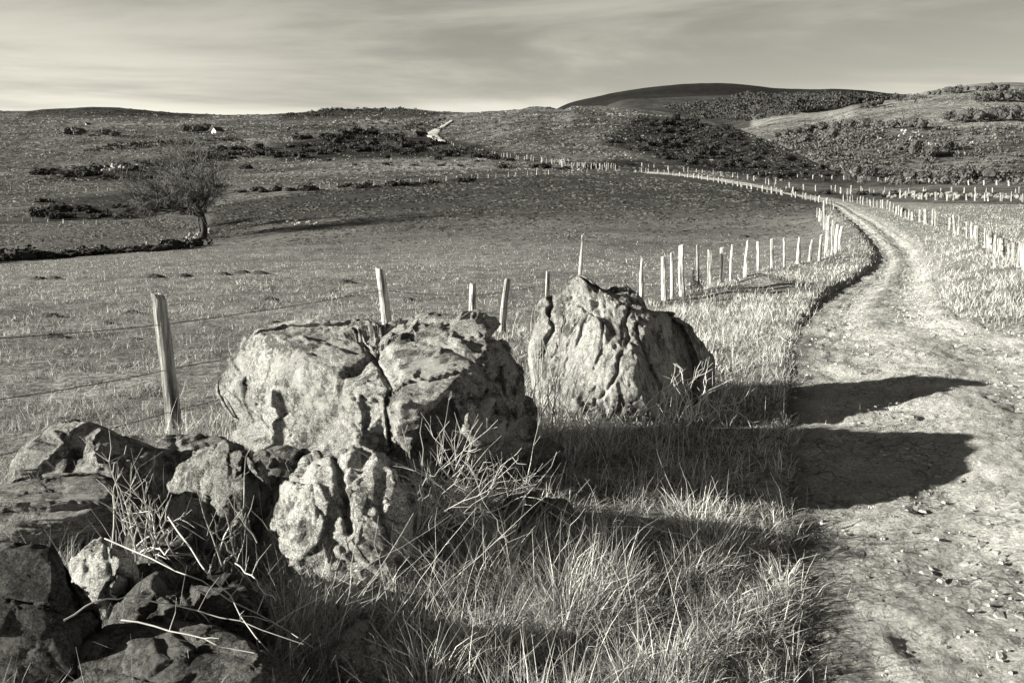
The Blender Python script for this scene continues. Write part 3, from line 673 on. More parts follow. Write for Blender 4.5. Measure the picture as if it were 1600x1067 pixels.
rock('wall_stone', 'big dark tilted block in the bottom left corner', [(-80, 860), (30, 852), (82, 852), (120, 900), (148, 955), (156, 1010), (150, 1100), (40, 1120), (-80, 1100)], 2.8, .2, .15, M_DARK, [('lobe', [(90, 850), (125, 900), (155, 960), (150, 1080), (120, 1080), (110, 950)], 8, -.10)], [(-.2, .4, .9, .2), (.5, .2, .8, .2)], (.025, .012), 6, 'stone', 8, WS, tone_=.5)  # low tone puts the shade of this corner into the stone's colour
rock('wall_stone', 'low dark flat stone along the bottom edge, crossed by a cane', [(110, 1040), (128, 1008), (172, 975), (260, 964), (350, 984), (425, 1020), (470, 1060), (470, 1130), (120, 1130)], 2.75, .3, .4, M_DARK, [('groove', [(260, 970), (300, 1010), (380, 1030)], 6, .03)], [(-.1, .75, .65, .1)], (.025, .012), 6, 'stone', 9, WS, tone_=.6)  # tone lowered here too: bottom edge shade painted into the stone
rock('wall_stone', 'dark broad stone lying behind the flat bottom edge stone', [(180, 975), (200, 945), (240, 918), (300, 902), (372, 912), (415, 945), (425, 1000), (350, 1030), (220, 1020)], 3.2, .28, .4, M_DARK, [('groove', [(290, 910), (310, 960)], 6, .04)], [(-.2, .6, .75, .14)], (.025, .014), 6, 'stone', 10, WS, tone_=.6)  # same corner shade, carried by a darker stone tone
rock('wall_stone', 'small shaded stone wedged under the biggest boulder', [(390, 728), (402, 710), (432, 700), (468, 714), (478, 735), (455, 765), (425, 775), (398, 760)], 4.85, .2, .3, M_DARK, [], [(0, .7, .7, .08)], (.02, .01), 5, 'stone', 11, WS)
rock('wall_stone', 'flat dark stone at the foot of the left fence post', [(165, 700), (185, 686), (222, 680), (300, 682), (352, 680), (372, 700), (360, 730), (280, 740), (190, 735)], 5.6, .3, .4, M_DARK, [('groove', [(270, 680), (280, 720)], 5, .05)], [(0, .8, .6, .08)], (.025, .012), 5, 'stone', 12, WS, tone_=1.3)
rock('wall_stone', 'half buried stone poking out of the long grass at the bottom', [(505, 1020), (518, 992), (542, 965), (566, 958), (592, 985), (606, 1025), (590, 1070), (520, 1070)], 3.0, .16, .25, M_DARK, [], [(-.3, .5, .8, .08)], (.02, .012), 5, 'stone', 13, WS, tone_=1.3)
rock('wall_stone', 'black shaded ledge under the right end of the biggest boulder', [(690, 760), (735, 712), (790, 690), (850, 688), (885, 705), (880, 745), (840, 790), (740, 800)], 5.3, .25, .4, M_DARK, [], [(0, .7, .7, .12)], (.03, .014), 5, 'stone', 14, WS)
rock('wall_stone', 'added dark stone standing in for the grass shadow between boulders and bottom edge', [(775, 800), (800, 775), (850, 765), (890, 780), (910, 820), (890, 860), (800, 860)], 4.4, .18, .3, M_DARK, [], [(0, .7, .7, .08)], (.025, .012), 5, 'stone', 15, WS)  # stone added where the grass only lies in shadow
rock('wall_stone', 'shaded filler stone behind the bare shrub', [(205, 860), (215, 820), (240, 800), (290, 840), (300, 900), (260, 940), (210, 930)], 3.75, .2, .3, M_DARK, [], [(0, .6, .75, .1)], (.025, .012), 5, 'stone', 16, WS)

# ------------------------------------------------------------------ fences
def post_mesh(h, wd, seed, tone_=.42, top='cut', segs=9):
    r = np.random.default_rng(seed); k = 10; ph = r.uniform(0, TAU); V = []; th = np.arange(k)/k*TAU
    prof = 1+.22*np.cos(2*th+ph)+.10*np.cos(3*th+r.uniform(0, 6))+r.normal(0, .05, k)
    bx, by = r.normal(0, .012, 2)
    for i in range(segs+1):
        f = i/segs; z = -.25+f*(h+.25); tp = 1.06-.18*f
        if top == 'point' and f > .55: tp *= 1-.5*(f-.55)/.45
        rad = wd/2*tp*prof*(1+r.normal(0, .035, k))
        ox = bx*math.sin(f*3.1)*2; oy = by*math.sin(f*2.6)*2
        dz = (r.normal(0, .012, k)+.03*np.cos(th+ph)) if i == segs else 0
        V.append(np.stack([np.cos(th)*rad+ox, np.sin(th)*rad+oy, z+dz+0*th], 1))
    V.append(np.stack([np.cos(th)*rad*.7+ox, np.sin(th)*rad*.7+oy, h+.012+r.normal(0, .006, k)], 1))
    V = np.vstack(V); n = len(V); i = np.arange(segs+1)[:, None]*k; j = np.arange(k)[None]; jn = (j+1) % k
    F = np.stack([i+j, i+jn, i+k+jn, i+k+j], -1).reshape(-1, 4)
    c = V[-k:].mean(0); V = np.vstack([V, c])
    F3 = np.stack([np.arange(n-k, n), (np.arange(k)+1) % k+n-k, np.full(k, n), np.full(k, n)], -1)
    return V, np.vstack([F, F3])
def quad_tri_mesh(name, V, F, tone_):
    me = bpy.data.meshes.new(name); me.from_pydata([tuple(v) for v in V], [], [tuple(int(q) for q in dict.fromkeys(f)) for f in F])
    at = me.attributes.new('tone', 'FLOAT', 'POINT'); at.data.foreach_set('value', np.full(len(V), tone_, np.float32))
    me.polygons.foreach_set('use_smooth', np.zeros(len(me.polygons), bool)); me.update(); return me
POSTV = [quad_tri_mesh('post', *post_mesh(1.0, .11, 50+s, .42, 'point' if s % 3 == 0 else 'cut', 5), [.40, .30, .46, .24, .38, .34][s]) for s in range(6)]
def wires(fence, pts, hs, r=.004, sag=.03, barbs=False, seed=0, origin=(0, 0, 0)):
    rr = np.random.default_rng(seed)
    for hi, hgt in enumerate(hs):
        mbw = MB(); P = []
        for (a, b) in zip(pts[:-1], pts[1:]):
            A = np.array(a[0])+(np.array(a[1])-np.array(a[0]))*hgt; B = np.array(b[0])+(np.array(b[1])-np.array(b[0]))*hgt
            t = np.linspace(0, 1, 7)[:-1, None]; s = A+(B-A)*t; s[:, 2] -= (sag*4*t*(1-t))[:, 0]*(1 if hi else .6); P.append(s)
        P.append((np.array(pts[-1][0])+(np.array(pts[-1][1])-np.array(pts[-1][0]))*hgt)[None]); P = np.vstack(P)-np.array(origin)
        mbw.tube(P, r, 4)
        if barbs:
            for a, b in zip(P[:-1], P[1:]):
                L = np.linalg.norm(b-a); nb = int(L/.14)
                if a[1] > 14: continue
                for q in range(nb):
                    c = a+(b-a)*(q+.5)/nb; d = rr.normal(size=3); d /= np.linalg.norm(d)
                    mbw.tube([c-d*.016, c+d*.016], .0022, 3)
        link('wire', mbw.mesh('wire'), M_WIRE, fence)
def put_post(fence, base, top, wd, seed, unique, tone_, style='cut', origin=(0, 0, 0), label=None):
    base = np.array(base, float); top = np.array(top, float); ax = top-base; L = np.linalg.norm(ax)
    if unique:
        me = quad_tri_mesh('post', *post_mesh(L, wd, seed, tone_, style), tone_); o = link('post', me, M_WOOD, fence); sc_ = (1, 1, 1)
    else:
        me = POSTV[seed % 6]; o = link('post', me, M_WOOD, fence); sc_ = (wd/.11, wd/.11, L)
    q = Vector((0, 0, 1)).rotation_difference(Vector(ax/L)); o.rotation_mode = 'QUATERNION'
    o.rotation_quaternion = q @ Matrix.Rotation((seed*1.7) % TAU, 3, 'Z').to_quaternion()
    o.location = base-np.array(origin); o.scale = sc_
    if label: o['label'] = label
    return o
def top_from_px(base, px, py):
    x, y, z = pt_at(px, py, base[1]); return np.array([float(x), float(y), float(z)])

# the near field fence: from beside the camera, behind the boulders, to the bend and round it
near = [  # px_top, py_top, px_base, distance, width, tone, style
 (-240, 470, -215, 4.55, .09, .42, 'cut'), (247, 463, 259, 6.3, .105, .33, 'cut'), (593, 423, 610, 9.2, .12, .52, 'cut'), (740, 444, 741, 11.3, .115, .48, 'cut'), (793, 438, 786, 12.5, .10, .34, 'cut'),
 (856, 427, 854, 13.8, .09, .44, 'cut'), (911, 368, 905, 15.2, .085, .58, 'point'), (1004, 404, 1004, 18.6, .11, .5, 'point')]
mids = [(1038, 402, 470, .16, .6), (1050, 396, 467, .10, .5), (1067, 384, 464, .13, .6), (1089, 384, 455, .11, .30), (1109, 392, 447, .11, .55), (1127, 388, 441, .10, .55), (1143, 383, 437, .10, .6), (1165, 377, 433, .11, .6), (1185, 378, 425, .13, .6), (1206, 374, 420, .11, .55), (1225, 373, 418, .12, .6), (1248, 372, 414, .14, .62), (1266, 375, 409, .11, .4), (1280, 368, 408, .12, .6), (1290, 360, 404, .12, .6), (1299, 355, 400, .12, .6), (1306, 352, 396, .13, .6), (1313, 354, 391, .15, .62)]
back = [(1303, 344, 378), (1296, 338, 370), (1291, 336, 363), (1288, 332, 357), (1284, 330, 352), (1281, 326, 346), (1278, 325, 340), (1287, 314, 332), (1299, 313, 328), (1303, 314, 327)]
origin = np.array([-2.8, 6.3, 0.])
fA = empty('field_fence', origin, 'weathered split post and barbed wire fence beside the boulders and round the bend', 'fence')
ptsA = []; sd_ = 100
for (tx, ty, bx, Y, wd, tn, st) in near:
    u = (bx-800)/FPX; x = u*Y*1.005; b = np.array([x, Y, Zs(x, Y)]); t = top_from_px(b, tx, ty); ptsA.append((b, t)); sd_ += 1
    lab = {247: 'grey post with a dark weathered side', 593: 'post leaning left behind the largest boulder', 911: 'tall thin stake above the pointed boulder'}.get(tx)
    put_post(fA, b, t, wd, sd_, True, tn, st, origin, lab)
mp_ = gp_many([m_[0] for m_ in mids], [m_[2] for m_ in mids], Z0, 14)
for (px, ty, by, wd, tn), b in zip(mids, mp_):
    rr = random.Random(px); t = top_from_px(b, px+rr.uniform(-2.5, 4.0), ty); ptsA.append((b, t)); sd_ += 1
    put_post(fA, b, t, wd*.95, sd_, True, tn, 'point' if sd_ % 4 == 0 else 'cut', origin)
wires(fA, ptsA, (.80, .48, .18), .0034, .03, True, 3, origin)
bp_ = gp_many([m_[0] for m_ in back], [m_[2] for m_ in back], Z0, 30); ptsA2 = [ptsA[-1]]
for (px, ty, by), b in zip(back, bp_):
    t = top_from_px(b, px, ty); ptsA2.append((b, t)); sd_ += 1; put_post(fA, b, t, .15, sd_, False, .5, origin=origin)
wires(fA, ptsA2, (.8, .45), .006, .02, False, 4, origin)

def far_fence(label, lst, wd, hpx=None, seed=0, wire=True, name='fence'):
    """lst: (px, py_base, height in px)"""
    P = gp_many([l[0] for l in lst], [l[1] for l in lst], Z0, 15); org = P[0]
    f = empty(name, org, label, 'fence'); pts = []; rr = random.Random(seed)
    for (px, py, hp), b in zip(lst, P):
        t = top_from_px(b, px+rr.uniform(-.6, .6)*hp*.12, py-hp)
        if t[2]-b[2] > 1.9: t[2] = b[2]+1.9
        pts.append((b, t)); put_post(f, b, t, wd*.8*rr.uniform(.7, 1.25), rr.randint(0, 5), False, .5, origin=org)
    if wire: wires(f, pts, (.75, .35), max(.005, .00012*org[1]), .02, False, seed, org)
    return f
def along(P, n, h0, h1, jit=1.0, seed=0, jy=.6):
    P = np.array(P, float); rr = np.random.default_rng(seed); d = np.concatenate([[0], np.cumsum(np.hypot(*np.diff(P, axis=0).T))]); s = np.linspace(0, d[-1], n)+rr.normal(0, jit*d[-1]/n*.22, n)
    s = np.clip(np.sort(s), 0, d[-1]); return [(np.interp(q, d, P[:, 0]), np.interp(q, d, P[:, 1])+rr.normal(0, jy*.3), (h0+(h1-h0)*q/d[-1])*rr.uniform(.8, 1.15)) for q in s]
Z1 = Z0
far_fence('grey post fence along the right side of the stony track', along([(1318, 314), (1335, 317), (1358, 322), (1385, 327), (1408, 338), (1425, 345)], 22, 10, 15, 1, 1)+along([(1437, 348), (1465, 355), (1490, 364), (1520, 376), (1545, 390), (1575, 408), (1625, 430)], 20, 21, 38, 1.2, 2), .16, seed=1, name='track_fence')
far_fence('long line of pale posts between the field and the rising track', along([(1296, 320), (1250, 310), (1200, 301), (1160, 293), (1100, 281), (1050, 274), (1000, 268.5)], 40, 10, 6.5, 1, 3), .2, seed=2, name='track_fence')
far_fence('thin fence of dark posts above the rising track', along([(1240, 302), (1190, 285), (1130, 275), (1060, 268), (1000, 261)], 20, 8.5, 7, 1.2, 4), .2, seed=3, name='track_fence')
far_fence('fence along the rim of the valley on the right', along([(1185, 275), (1260, 279), (1340, 283), (1420, 286.5), (1500, 289), (1580, 291), (1640, 292)], 24, 6, 9, 1.4, 5), .22, seed=4, name='field_fence')
far_fence('crooked posts along the stone wall of the right field', along([(1309, 303), (1350, 305), (1410, 310), (1460, 313), (1530, 314), (1610, 316)], 24, 9, 14, 1.6, 6), .22, seed=5, name='field_fence')
far_fence('dark posts above the right wall at the edge of the valley field', along([(1212, 288), (1245, 296), (1280, 299), (1340, 300), (1430, 302), (1540, 301), (1620, 302)], 22, 9, 8, 1.4, 16), .2, seed=15, name='field_fence')
far_fence('far fence along the top edge of the ploughed looking field', along([(500, 294), (560, 291), (640, 287), (720, 281.5), (800, 276.5), (880, 271.5), (965, 267)], 34, 6.5, 8, 1.2, 7), .2, seed=6, name='field_fence')
far_fence('crowded posts at the field corner below the hill', along([(878, 262), (905, 263), (930, 264), (962, 264)], 26, 9, 10, 1.5, 8, 2), .25, seed=7, name='field_fence')
far_fence('fence climbing beside the winding path on the moor', along([(700, 226), (730, 236), (770, 243), (820, 250), (880, 258)], 30, 6, 8, 1.2, 9), .28, seed=8, name='moor_fence')
far_fence('upper fence on the left moor beyond the meadow', along([(-20, 297), (60, 298), (120, 302), (170, 300), (235, 301), (300, 300)], 16, 7.5, 7, 1.5, 10, 3), .2, seed=9, name='moor_fence')
far_fence('lower fence on the left at the back of the meadow', along([(-20, 346), (60, 347), (140, 352), (180, 351), (250, 350)], 12, 7.5, 7, 1.3, 11), .15, seed=10, name='meadow_fence')
far_fence('short run of pale posts in the hedge beside the bare tree', along([(60, 402), (165, 396), (210, 392), (258, 385), (300, 376), (318, 372)], 10, 10, 11, 1.3, 12), .14, seed=11, name='hedge_fence')

# ------------------------------------------------------------------ bushes, hedges, woods
def bush_geo(n, seed, flat=.75, sp=1.0):
    r = np.random.default_rng(seed); k = 5
    lob = r.normal(0, .38, (k, 3))*[1, 1, .45]+[0, 0, .42]; lr = r.uniform(.34, .58, k)
    i = r.integers(0, k, n); d = r.normal(size=(n, 3)); d /= np.linalg.norm(d, axis=1)[:, None]
    c = lob[i]+d*(lr[i]*r.uniform(.62, 1.05, n)**.6)[:, None]*[1, 1, .9]; c[:, 2] = np.abs(c[:, 2])
    a = r.normal(size=(n, 3)); a /= np.linalg.norm(a, axis=1)[:, None]; b = np.cross(a, r.normal(size=(n, 3))); b /= np.linalg.norm(b, axis=1)[:, None]
    s = r.uniform(.08, .20, n)[:, None]*sp
    V = np.stack([c-a*s, c+b*s*.8, c+a*s*1.1, c-b*s*.7], 1).reshape(-1, 3)
    return V, np.arange(n*4).reshape(-1, 4), np.repeat(r.uniform(.6, 1.5, n), 4)
def core_geo(seed):
    bm = bmesh.new(); bmesh.ops.create_icosphere(bm, subdivisions=2, radius=1); V = np.array([v.co for v in bm.verts]); F = np.array([[v.index for v in f.verts] for f in bm.faces]); bm.free()
    dsp = 1+.45*pn(V*1.7+seed); V = V*dsp[:, None]*[.62, .62, .48]+[0, 0, .36]; return V, np.hstack([F, F[:, 2:3]])
def bush_mesh(name, n, seed, tone_, core=True, sp=1.0):
    V, F, A = bush_geo(n, seed, sp=sp); V2, F2 = core_geo(seed)
    if core:
        me = bpy.data.meshes.new(name); allV = np.vstack([V, V2]); faces = [tuple(map(int, f)) for f in F]+[tuple(map(int, f[:3]+len(V))) for f in F2]
        me.from_pydata([tuple(v) for v in allV], [], faces); at = me.attributes.new('tone', 'FLOAT', 'POINT'); at.data.foreach_set('value', np.concatenate([A, np.full(len(V2), .8)]).astype(np.float32)*tone_)
        me.update(); return me
    return fast_mesh(name, V, F, False, {'tone': A*tone_})
BUSH = [bush_mesh('gorse_bush', 240, 900+s, .03) for s in range(6)]
BUSHP = [bush_mesh('scrub_bush', 260, 950+s, .13, True, .8) for s in range(5)]
def scatter_poly(P, n, seed):
    r = np.random.default_rng(seed); P = np.array(P, float); out = []
    while len(out) < n:
        x = r.uniform(P[:, 0].min(), P[:, 0].max(), n*3); y = r.uniform(P[:, 1].min(), P[:, 1].max(), n*3); k = in_poly(x, y, P); out += list(zip(x[k], y[k]))
    return out[:n]
def place_bushes(label, group, pix, wpx, meshes, name, cat, seed, flat=(.5, .85)):
    r = np.random.default_rng(seed); P = gp_many([p[0] for p in pix], [p[1] for p in pix], Z0, 12)
    for k, (x, y, z) in enumerate(P):
        s = r.uniform(*wpx)*y/FPX*.5
        o = link(name, meshes[r.integers(len(meshes))], M_BUSH); o.location = (x, y, z-.08*s); o.scale = (s*r.uniform(.9, 1.4), s, s*r.uniform(*flat)); o.rotation_euler = (0, 0, r.uniform(0, TAU))
        tag(o, label, cat, group)
place_bushes('dark bush of the low hedge at the left edge of the field', 'bushes of the left hedge', [(-60+q*19+random.uniform(-6, 6), 412-q*19*.065-max(0, q-16)*1.1) for q in range(20)], (28, 46), BUSH, 'hedge_bush', 'bush', 1, (.55, .95))
place_bushes('dark bush along the far fence at the top of the field', 'bushes along the far field fence', [(x, y+2) for x, y in [(380, 299), (400, 297), (412, 299), (433, 297), (455, 297), (480, 297), (492, 295), (541, 291), (560, 292), (573, 290), (586, 291), (613, 289), (630, 288), (648, 287), (660, 287), (674, 285), (720, 283), (735, 281)]], (16, 28), BUSH, 'gorse_bush', 'bush', 2)
place_bushes('dark gorse bush in the broad band below the winding path', 'gorse in the band across the moor', scatter_poly([(372, 242), (430, 223), (560, 207), (662, 210), (692, 228), (760, 243), (860, 254), (800, 256), (690, 246), (600, 241), (540, 240), (440, 252)], 75, 3), (14, 30), BUSH, 'gorse_bush', 'bush', 3)
place_bushes('dark gorse bush on the right flank of the middle hill', 'gorse on the flank of the middle hill', scatter_poly([(1020, 182), (1080, 190), (1130, 202), (1180, 218), (1230, 243), (1330, 284), (1250, 283), (1150, 272), (1080, 262), (1010, 240), (950, 222), (990, 220)], 110, 4), (12, 26), BUSH, 'gorse_bush', 'bush', 4)
place_bushes('dark gorse bush on the left moor above the meadow', 'gorse on the left moor', scatter_poly([(50, 262), (130, 262), (240, 258), (340, 232), (420, 232), (400, 246), (260, 268), (240, 282), (90, 282)], 46, 5), (14, 30), BUSH, 'gorse_bush', 'bush', 5)
place_bushes('low dark scrub bush behind the meadow fence', 'scrub behind the meadow', scatter_poly([(50, 312), (150, 308), (300, 318), (300, 345), (200, 348), (60, 346)], 20, 6), (16, 34), BUSH, 'scrub_bush', 'bush', 6)
place_bushes('isolated dark bush on the grass between the gorse band and the field', 'bushes dotted over the moor grass', [(603, 258), (603, 249), (645, 260), (686, 250), (690, 261), (718, 262), (785, 263), (555, 260), (745, 254), (388, 264), (330, 262), (512, 253)], (11, 22), BUSH, 'gorse_bush', 'bush', 7)
place_bushes('dark bush in the wall line of the right field', 'bushes along the right wall', [(1346, 305), (1370, 306), (1384, 308), (1400, 305), (1440, 304), (1470, 303), (1500, 309), (1508, 311), (1545, 306), (1232, 300), (1290, 303), (1410, 332)], (14, 26), BUSH, 'gorse_bush', 'bush', 8)
place_bushes('bush at the foot of the crowded corner posts', 'bushes at the field corner', [(835, 262), (850, 263), (875, 266), (885, 265), (905, 266), (930, 264), (960, 262), (985, 259)], (10, 20), BUSH, 'gorse_bush', 'bush', 9)
# small dark bush grown round one post of the near fence
b = gp(1083, 458, Z0, 15); o = link('gorse_bush', bush_mesh('gorse_bush', 300, 990, .05, False, .5), M_BUSH); o.location = b; o.scale = (.22, .22, .55); tag(o, 'small dark bush growing against the near fence post before the bend', 'bush')
b = gp(1290, 360, Z0, 25); o = link('gorse_bush', BUSH[2], M_BUSH); o.location = b+np.array([.35, .0, -.1]); o.scale = (.45, .9, .5); tag(o, 'black bush on the cut bank behind the bend posts', 'bush')
# scatter too small to pick apart: joined
def stuff_bushes(name, label, cat, specs, n_face, tone_, seed):
    r = np.random.default_rng(seed); VV = []; AA = []
    pix = []; sz = []
    for P, n, wp, fl in specs:
        pix += scatter_poly(P, n, r.integers(9999)); sz += [(r.uniform(*wp), fl) for _ in range(n)]
    G = gp_many([p[0] for p in pix], [p[1] for p in pix], Z0, 60)
    protos = [bush_geo(n_face, 2000+seed*10+i, sp=1.7) for i in range(5)]
    for (x, y, z), (wp, fl) in zip(G, sz):
        V, F, A = protos[r.integers(5)]; s = wp*y/FPX*.5; a = r.uniform(0, TAU); c, sn = math.cos(a), math.sin(a)
        Q = np.stack([(V[:, 0]*c-V[:, 1]*sn)*s, (V[:, 0]*sn+V[:, 1]*c)*s, V[:, 2]*s*fl*r.uniform(.7, 1.3)], 1)+[x, y, z-.1*s]
        VV.append(Q); AA.append(A*tone_*r.uniform(.6, 1.5))
    V = np.vstack(VV); o = link(name, fast_mesh(name, V, np.arange(len(V)).reshape(-1, 4), False, {'tone': np.concatenate(AA)}), M_BUSH)
    return tag(o, label, cat, None, 'stuff')
stuff_bushes('heather', 'dark heather and low gorse spread over the moor', 'heather', [
 ([(380, 245), (560, 208), (690, 228), (860, 254), (600, 241)], 260, (5, 12), .6), ([(1000, 180), (1130, 201), (1230, 242), (1330, 284), (1200, 280), (1060, 255), (930, 222)], 760, (5, 12), .6),
 ([(880, 172), (1040, 182), (1000, 215), (860, 205), (760, 215), (740, 190)], 130, (5, 11), .4), ([(50, 262), (250, 250), (420, 232), (250, 285), (60, 285)], 180, (5, 13), .6), ([(120, 240), (240, 232), (380, 222), (380, 214), (180, 225)], 120, (6, 16), .6),
 ([(430, 180), (515, 169), (640, 170), (690, 178), (560, 180), (440, 187)], 150, (5, 12), .6), ([(60, 174), (180, 168), (320, 181), (180, 181)], 80, (4, 10), .35), ([(560, 192), (700, 184), (690, 206), (560, 205)], 90, (5, 12), .6), ([(400, 205), (540, 190), (560, 198), (420, 212)], 60, (5, 12), .5),
 ([(860, 200), (1000, 225), (1000, 262), (760, 250), (700, 215)], 150, (4, 9), .4), ([(400, 285), (700, 255), (870, 262), (700, 278)], 90, (4, 8), .5)], 26, .05, 1)
stuff_bushes('valley_scrub', 'grey scrub and bare thicket covering the valley side', 'scrub', [
 ([(1205, 222), (1260, 208), (1350, 200), (1380, 204), (1330, 240), (1330, 275), (1245, 240)], 460, (7, 16), .9), ([(1330, 205), (1600, 200), (1600, 285), (1330, 284)], 560, (6, 16), .8), ([(1320, 278), (1440, 282), (1600, 280), (1600, 290), (1330, 288)], 120, (10, 22), .9)], 34, .095, 2)
stuff_bushes('far_woodland', 'leafless woodland on the slopes below the dark mountain', 'woodland', [
 ([(1030, 168), (1160, 152), (1330, 150), (1420, 152), (1310, 168), (1240, 180), (1165, 190), (1100, 186)], 900, (6, 13), 1.0), ([(1160, 146), (1450, 150), (1440, 158), (1300, 158), (1170, 153)], 260, (5, 9), 1.0)], 26, .055, 3)
# trees on the valley side and skyline
def twig_tree(seed, H=1.0, spread=.55, lv=4, up=.35, lean=(0, 0), fork=.35, n0=5):
    r = np.random.default_rng(seed); trunk = MB(); limbs = MB(); tw = MB()
    def grow(p, d, L, R, lev):
        n = 4; P = [p]
        for _ in range(n):
            d = d+r.normal(0, .13, 3)+np.array([0, 0, .05*up]); d /= np.linalg.norm(d); P.append(P[-1]+d*L/n)
        tgt = trunk if lev == 0 else (limbs if lev < 3 else tw)
        tgt.tube(P, np.linspace(R, R*.55, n+1), 6 if lev < 2 else (4 if lev < 3 else 3), 1)
        if lev >= lv: return
        k = [n0, 6, 7, 8, 4][lev]
        for i in range(k):
            f = r.uniform(.45 if lev else .7, 1.0); q = np.array(P[-1])*(f) + np.array(P[0])*(1-f) if lev == 0 else P[min(n, int(f*n+.5))]
            side = r.normal(size=3); side -= d*np.dot(side, d); side /= np.linalg.norm(side)
            nd_ = d*r.uniform(.55, .95)+side*spread*r.uniform(.6, 1.5)+np.array([0, 0, up*.35]); nd_ /= np.linalg.norm(nd_)
            grow(q, nd_, L*r.uniform(.52, .85)*(1.25 if lev == 0 else 1), R*.5, lev+1)
    d0 = np.array([lean[0], lean[1], 1.]); d0 /= np.linalg.norm(d0)
    grow(np.zeros(3), d0, fork*H, .017*H, 0)
    return trunk, limbs, tw
def bare_tree(name, label, px, py, hpx, seed, tone_, group=None, **kw):
    b = gp(px, py, Z0, 20); H = hpx*b[1]/FPX; t = empty(name, b, label, 'tree', group)
    wpx = kw.pop('wpx', hpx*.9); a, c, d = twig_tree(seed, 1.0, **kw); allv = np.vstack(a.V+c.V+d.V)
    sz_ = H/np.percentile(allv[:, 2], 99.7); sx_ = (wpx*b[1]/FPX)/(np.percentile(allv[:, 0], 99.5)-np.percentile(allv[:, 0], .5))
    for q in (a, c, d): q.V = [v*[sx_, sx_, sz_] for v in q.V]
    for nm, q, tn in (('trunk', a, tone_[0]), ('limbs', c, tone_[0]), ('crown', d, tone_[1])):
        q.A = [x*tn for x in q.A]; link(nm, q.mesh(nm), M_BARK, t)
    return t
bare_tree('bare_tree', 'wide leafless tree standing at the corner of the hedge on the left', 316, 373, 152, 17, (.035, .13), wpx=165, spread=.72, lv=4, up=.28, fork=.20, n0=7, lean=(.10, 0))
bare_tree('young_tree', 'narrow dark twiggy tree just behind the wide leafless one', 313, 367, 92, 23, (.05, .05), wpx=44, spread=.35, lv=4, up=.9, fork=.28, n0=6)
bare_tree('young_tree', 'small dark leafless tree in the scrub left of the wide one', 228, 356, 62, 31, (.05, .05), wpx=84, spread=.45, lv=4, up=.6, fork=.4, n0=5)
TREEC = [bush_mesh('crown', 260, 700+s, .085, True, .75) for s in range(4)]
tmb = MB(); tmb.tube([(0, 0, -.3), (.03, 0, .3), (0, .03, .75)], [.07, .055, .03], 6, .1); TRUNK = tmb.mesh('trunk')
def leaf_tree(label, px, py, wpx, hpx, seed, group, name='tree', ymin=20, tone_i=None):
    b = gp(px, py, Z0, ymin); r = random.Random(seed); k = b[1]/FPX; W_, H_ = wpx*k, hpx*k
    t = empty(name, b, label, 'tree', group)
    tr = link('trunk', TRUNK, M_BARK, t); tr.scale = (H_*.7, H_*.7, H_*.75)
    c = link('crown', TREEC[r.randint(0, 3)], M_BUSH, t); c.location = (0, 0, H_*.22); c.scale = (W_*.62, W_*.62, H_*.78); c.rotation_euler = (0, 0, r.uniform(0, 6))
    return t
vs = [(1215, 217, 14, 11), (1230, 213, 15, 12), (1246, 211, 17, 13), (1264, 208, 18, 14), (1284, 206, 20, 15), (1305, 204, 22, 16), (1328, 202, 22, 17), (1350, 201, 18, 18), (1372, 203, 18, 16), (1395, 202, 16, 14), (1410, 201, 16, 14), (1258, 225, 20, 18), (1300, 218, 22, 20), (1408, 240, 26, 24), (1430, 246, 24, 30), (1455, 248, 22, 22), (1480, 236, 20, 18), (1340, 275, 20, 18), (1360, 280, 24, 22), (1420, 283, 22, 18), (1445, 285, 24, 18), (1478, 284, 22, 20), (1510, 285, 28, 24), (1545, 284, 30, 22)]
for i, (px, py, ww, hh) in enumerate(vs): leaf_tree('grey thicket tree on the valley side below the pale meadow', px, py, ww, hh, i, 'trees of the valley side', ymin=200)
for i, (px, py, ww, hh) in enumerate([(1425, 203, 22, 22), (1440, 204, 18, 18)]):
    leaf_tree(['taller tree of the pair on the lower edge of the pale meadow', 'shorter tree at the right of the pair on the meadow edge'][i], px, py, ww, hh, 60+i, 'pair on the meadow edge', ymin=300)
for i, (px, py, ww, hh) in enumerate([(1482, 192, 16, 18), (1498, 193, 16, 16), (1515, 190, 20, 20), (1530, 192, 20, 20), (1548, 190, 22, 24), (1565, 190, 22, 24), (1590, 190, 24, 26)]): leaf_tree('dark tree of the copse above the rocky slope on the right', px, py, ww, hh, 80+i, 'copse at the right edge', ymin=300)
for i, (px, py, ww, hh) in enumerate([(1525, 160, 18, 14), (1540, 160, 18, 16), (1556, 160, 20, 18), (1575, 160, 22, 20), (1600, 160, 24, 20)]): leaf_tree('dark conifer of the block plantation below the right skyline', px, py, ww, hh, 90+i, 'plantation on the right', ymin=300)
for i, (px, ww, hh) in enumerate([(1452, 7, 7), (1459, 6, 8), (1467, 7, 10), (1511, 6, 9), (1526, 7, 9), (1538, 12, 9), (1550, 16, 11), (1570, 16, 11)]): leaf_tree('small dark tree standing on the right skyline', px, 149 if px < 1480 else 143, ww, hh, 110+i, 'trees on the right skyline', ymin=300)
for i, (px, ww, hh) in enumerate([(1480, 14, 11), (1492, 18, 12), (1498, 12, 9)]): leaf_tree('broad crown of the round clump on the right skyline', px, 146, ww, hh, 130+i, 'round clump on the right skyline', ymin=300)
for i, (px, py, ww, hh) in enumerate([(1355, 170, 12, 10), (1365, 168, 12, 11), (1374, 166, 12, 12), (1345, 171, 10, 8)]): leaf_tree('dark tree in the row at the top edge of the pale meadow', px, py, ww, hh, 140+i, 'row at the top of the pale meadow', ymin=300)
